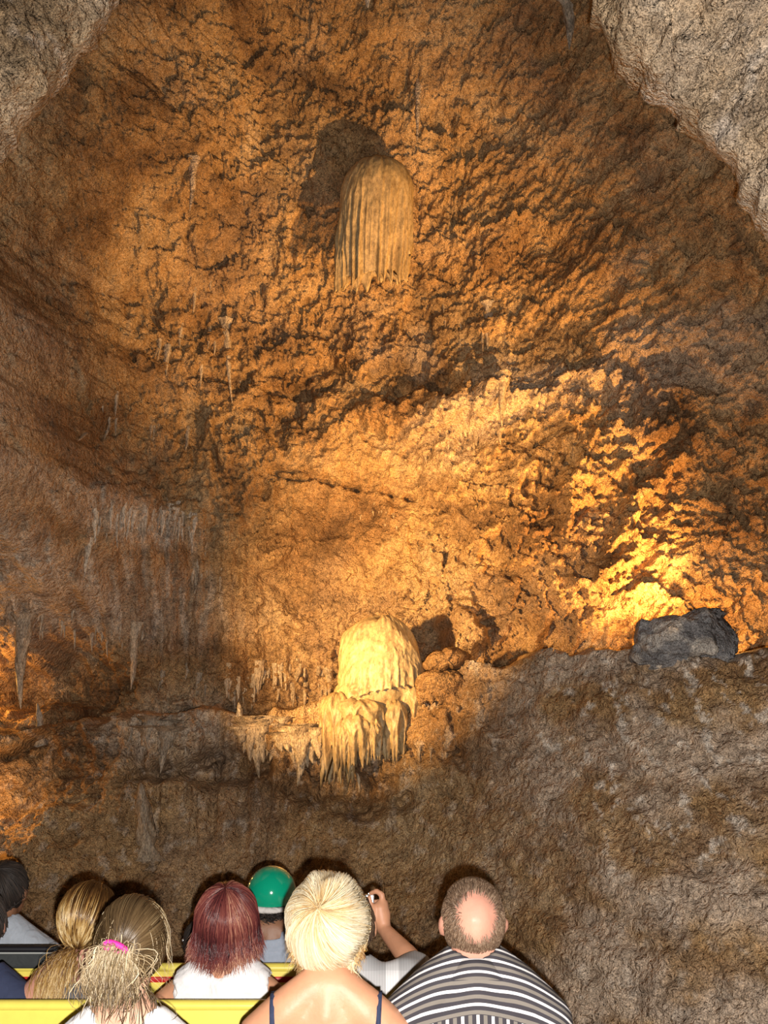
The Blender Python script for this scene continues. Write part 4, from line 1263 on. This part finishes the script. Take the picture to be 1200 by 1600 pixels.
s1 = fall_hair(p, rng, 420, (0, -0.5, 0.85), (0.079, 0.099, 0.097), 0.012, 0, 0.0024, lambda t, ph: 0.3 + 0 * t, th_turn=1.65, rough=0.06)
build_hair(p, MH, *s1, cap_mesh(p, (0.078, 0.097, 0.096), back, 0.15))
def checked(name):
    m, nt, b = nodes(name)
    tc = nt.nodes.new('ShaderNodeTexCoord'); sx = nt.nodes.new('ShaderNodeSeparateXYZ'); nt.links.new(tc.outputs['Object'], sx.inputs[0])
    def band(src, per, ph, w):
        a_ = nt.nodes.new('ShaderNodeMath'); a_.operation = 'MULTIPLY_ADD'; nt.links.new(src, a_.inputs[0]); a_.inputs[1].default_value = 1 / per; a_.inputs[2].default_value = ph
        f_ = nt.nodes.new('ShaderNodeMath'); f_.operation = 'FRACT'; nt.links.new(a_.outputs[0], f_.inputs[0])
        l_ = nt.nodes.new('ShaderNodeMath'); l_.operation = 'LESS_THAN'; nt.links.new(f_.outputs[0], l_.inputs[0]); l_.inputs[1].default_value = w
        return l_.outputs[0]
    c = mixc(nt, band(sx.outputs[0], 0.125, 0.05, 0.32), (0.40, 0.40, 0.41), (0.62, 0.62, 0.63))
    c = mixc(nt, band(sx.outputs[2], 0.16, 0.3, 0.35), c, mixc(nt, 1.0, c, (1.18, 1.18, 1.18), 'MULTIPLY'))
    c = mixc(nt, band(sx.outputs[0], 0.0082, 0, 0.3), c, mixc(nt, 1.0, c, (0.88, 0.88, 0.88), 'MULTIPLY'))
    nt.links.new(c, b.inputs['Base Color']); b.inputs['Roughness'].default_value = 0.85
    return m
CHK = checked('checked_cotton')
p.garment('shirt', CHK, 0.92, -0.008, d=0.016)
collar(p, cloth('collar_cotton', (0.62, 0.62, 0.62)))
p.trousers(JEAN)
cm = empty('compact_camera', at(563, 1411, 3.955))
tag(cm, 'small silver camera held up in front of the checked shirt person', 'camera')
boxes('body', [(-0.048, 0.048, -0.012, 0.012, -0.029, 0.029)], SILVER, cm, 0.005)
bm = bmesh.new(); bmesh.ops.create_cone(bm, cap_ends=True, segments=28, radius1=0.021, radius2=0.018, depth=0.02, matrix=Matrix.Translation((-0.005, 0.02, -0.002)) @ Matrix.Rotation(-math.pi / 2, 4, 'X'))
me = bpy.data.meshes.new('lens'); bm.to_mesh(me); bm.free(); me.materials.append(DARKMETAL); o = bpy.data.objects.new('lens', me); COL.objects.link(o); o.parent = cm
boxes('screen', [(-0.036, 0.012, -0.0135, -0.0115, -0.021, 0.021)], plain('dark_glass', (0.01, 0.01, 0.012), 0.1), cm, 0.0)
boxes('shutter_button', [(0.026, 0.038, -0.005, 0.005, 0.028, 0.033)], SILVER, cm, 0.0015)

# --- person in navy at the left edge (middle row)
p = Person('person at the edge of the picture in a navy sleeve with thin green piping', (-34, 1452), YM, 0.98, 0, 10, shoulder=0.168, skin=ROSY)
rng = random.Random(7)
DK = hair_mat('black_hair', [(0.0, (0.012, 0.009, 0.008)), (0.6, (0.04, 0.028, 0.022)), (1.0, (0.09, 0.06, 0.04))], 0.6)
s1 = fall_hair(p, rng, 300, (0, -0.3, 0.95), (0.082, 0.101, 0.099), 0.02, 0, 0.003, lambda t, ph: 0.3 + 0 * t)
build_hair(p, DK, *s1, cap_mesh(p, (0.080, 0.099, 0.098), back, 0.1))
g = p.garment('shirt', TOPN, 0.95, 0.02, d=0.014)
sh = p.sh[1]
pp = np.array([sh + np.array((0.060 + 0.018 * t - 0.02 * (1 - t) ** 3, -0.052 + 0.01 * t, 0.03 - 0.22 * t)) for t in np.linspace(0, 1, 12)])
V_, F_, T_ = tubes([pp], [0.003], [0.0], 6)
mesh_np('piping', V_, F_, plain('green_piping', (0.35, 0.50, 0.12), 0.7), g)
p.trousers(JEAN)

# --- person in a light blue shirt with dark hem band (front row, far end)
rng = random.Random(8)
p = Person('person with dark hair in a light blue grey shirt at the front row end', (8, 1396), YF, 1.0, -6, 14, shoulder=0.185, skin=BROWN, slim=1.1)
s1 = fall_hair(p, rng, 420, (0, -0.5, 0.85), (0.081, 0.101, 0.099), 0.006, 0, 0.0026, lambda t, ph: 0.3 + 0 * t, th_turn=1.7, rough=0.07)
build_hair(p, DK, *s1, cap_mesh(p, (0.079, 0.098, 0.097), back, 0.1))
BLUE = cloth('light_blue_cotton', (0.36, 0.40, 0.46))
g = p.garment('shirt', BLUE, 0.9, -0.008, d=0.015)
CHAR = cloth('charcoal_cloth', (0.055, 0.058, 0.060))
seat_cushion = None
collar(p, BLUE)
p.trousers(JEAN)

# --- small person with green cap (front row)
rng = random.Random(9)
p = Person('person in a glossy green rounded cap with black curls and pale blue top', (424, 1404), YF, 0.93, 4, 8, shoulder=0.150, skin=BROWN)
coils = []
rr, tt_ = [], []
while len(coils) < 190:
    d = nrm([rng.gauss(0, 1), rng.gauss(0, 1), rng.gauss(0, 1)])
    if d[1] > 0.2 or d[2] > -0.42 or d[2] < -0.92: continue
    b_ = d * np.array((0.080, 0.098, 0.100)) * rng.uniform(0.95, 1.06) + OFF
    t = np.linspace(0, 1, 14); ph = rng.uniform(0, 6)
    L = b_ + np.stack([0.009 * np.cos(t * 13 + ph), 0.009 * np.sin(t * 13 + ph) - 0.012 * t, -0.035 * t], -1)
    coils.append(to_world(p, L)); rr.append(0.0026); tt_.append(float(np.clip(rng.gauss(0.25, 0.2), 0, 1)))
build_hair(p, DK, coils, rr, tt_, cap_mesh(p, (0.077, 0.096, 0.097), back, 0.05))
GREEN = plain('green_gloss', (0.005, 0.33, 0.19), 0.12, 0.6, coat=0.7)
na, nv = 56, 30
A, B = np.meshgrid(np.linspace(0, 2 * math.pi, na, endpoint=False), np.linspace(0.0, 1.95, nv))
def cap_shell(r, off=0.0):
    L = np.stack([r[0] * np.sin(B) * np.cos(A), r[1] * np.sin(B) * np.sin(A), r[2] * np.cos(B)], -1).reshape(-1, 3) + np.array((0, -0.004, 0.028 + off))
    return to_world(p, L)
cpo = mesh_np('cap', np.concatenate([cap_shell((0.101, 0.112, 0.103)), cap_shell((0.096, 0.107, 0.098))]),
              np.concatenate([grid_faces(nv, na, wrap=True, flip=True), grid_faces(nv, na, wrap=True) + nv * na]), GREEN, p.root)
rim = [p.hd(*(np.array((0.101 * math.sin(2.03) * math.cos(q), 0.112 * math.sin(2.03) * math.sin(q), 0.103 * math.cos(2.03) - 0.006)) + np.array((0, -0.004, 0.028)))) for q in np.linspace(0, 2 * math.pi, 49)]
V_, F_, T_ = tubes([np.array(rim)], [0.0125], [0.0], 8)
mesh_np('rim', V_, F_, cloth('white_padding', (0.62, 0.60, 0.58)), cpo)
PB = cloth('pale_blue_cotton', (0.33, 0.38, 0.47))
p.garment('shirt', PB, 0.7, 0.012, d=0.012)
p.trousers(JEAN)

# --- small dark haired person hidden behind the red hair (front row)
rng = random.Random(10)
p = Person('person with brown skin and black hair mostly hidden behind the dark red hair', (316, 1478), YF, 0.82, 10, 6, shoulder=0.125, skin=BROWN)
s1 = fall_hair(p, rng, 350, (0, -0.4, 0.9), (0.084, 0.103, 0.100), 0.01, 0, 0.003, lambda t, ph: 0.25 + 0 * t, th_turn=1.65)
build_hair(p, DK, *s1, cap_mesh(p, (0.080, 0.099, 0.098), back, 0.1))
mesh_np('earring', *blob(p.hd(-0.088, -0.015, 0.03), 0.006), SILVER, p.root)
p.garment('t_shirt', CHAR, 0.5, 0.02, d=0.012)
p.trousers(JEAN)
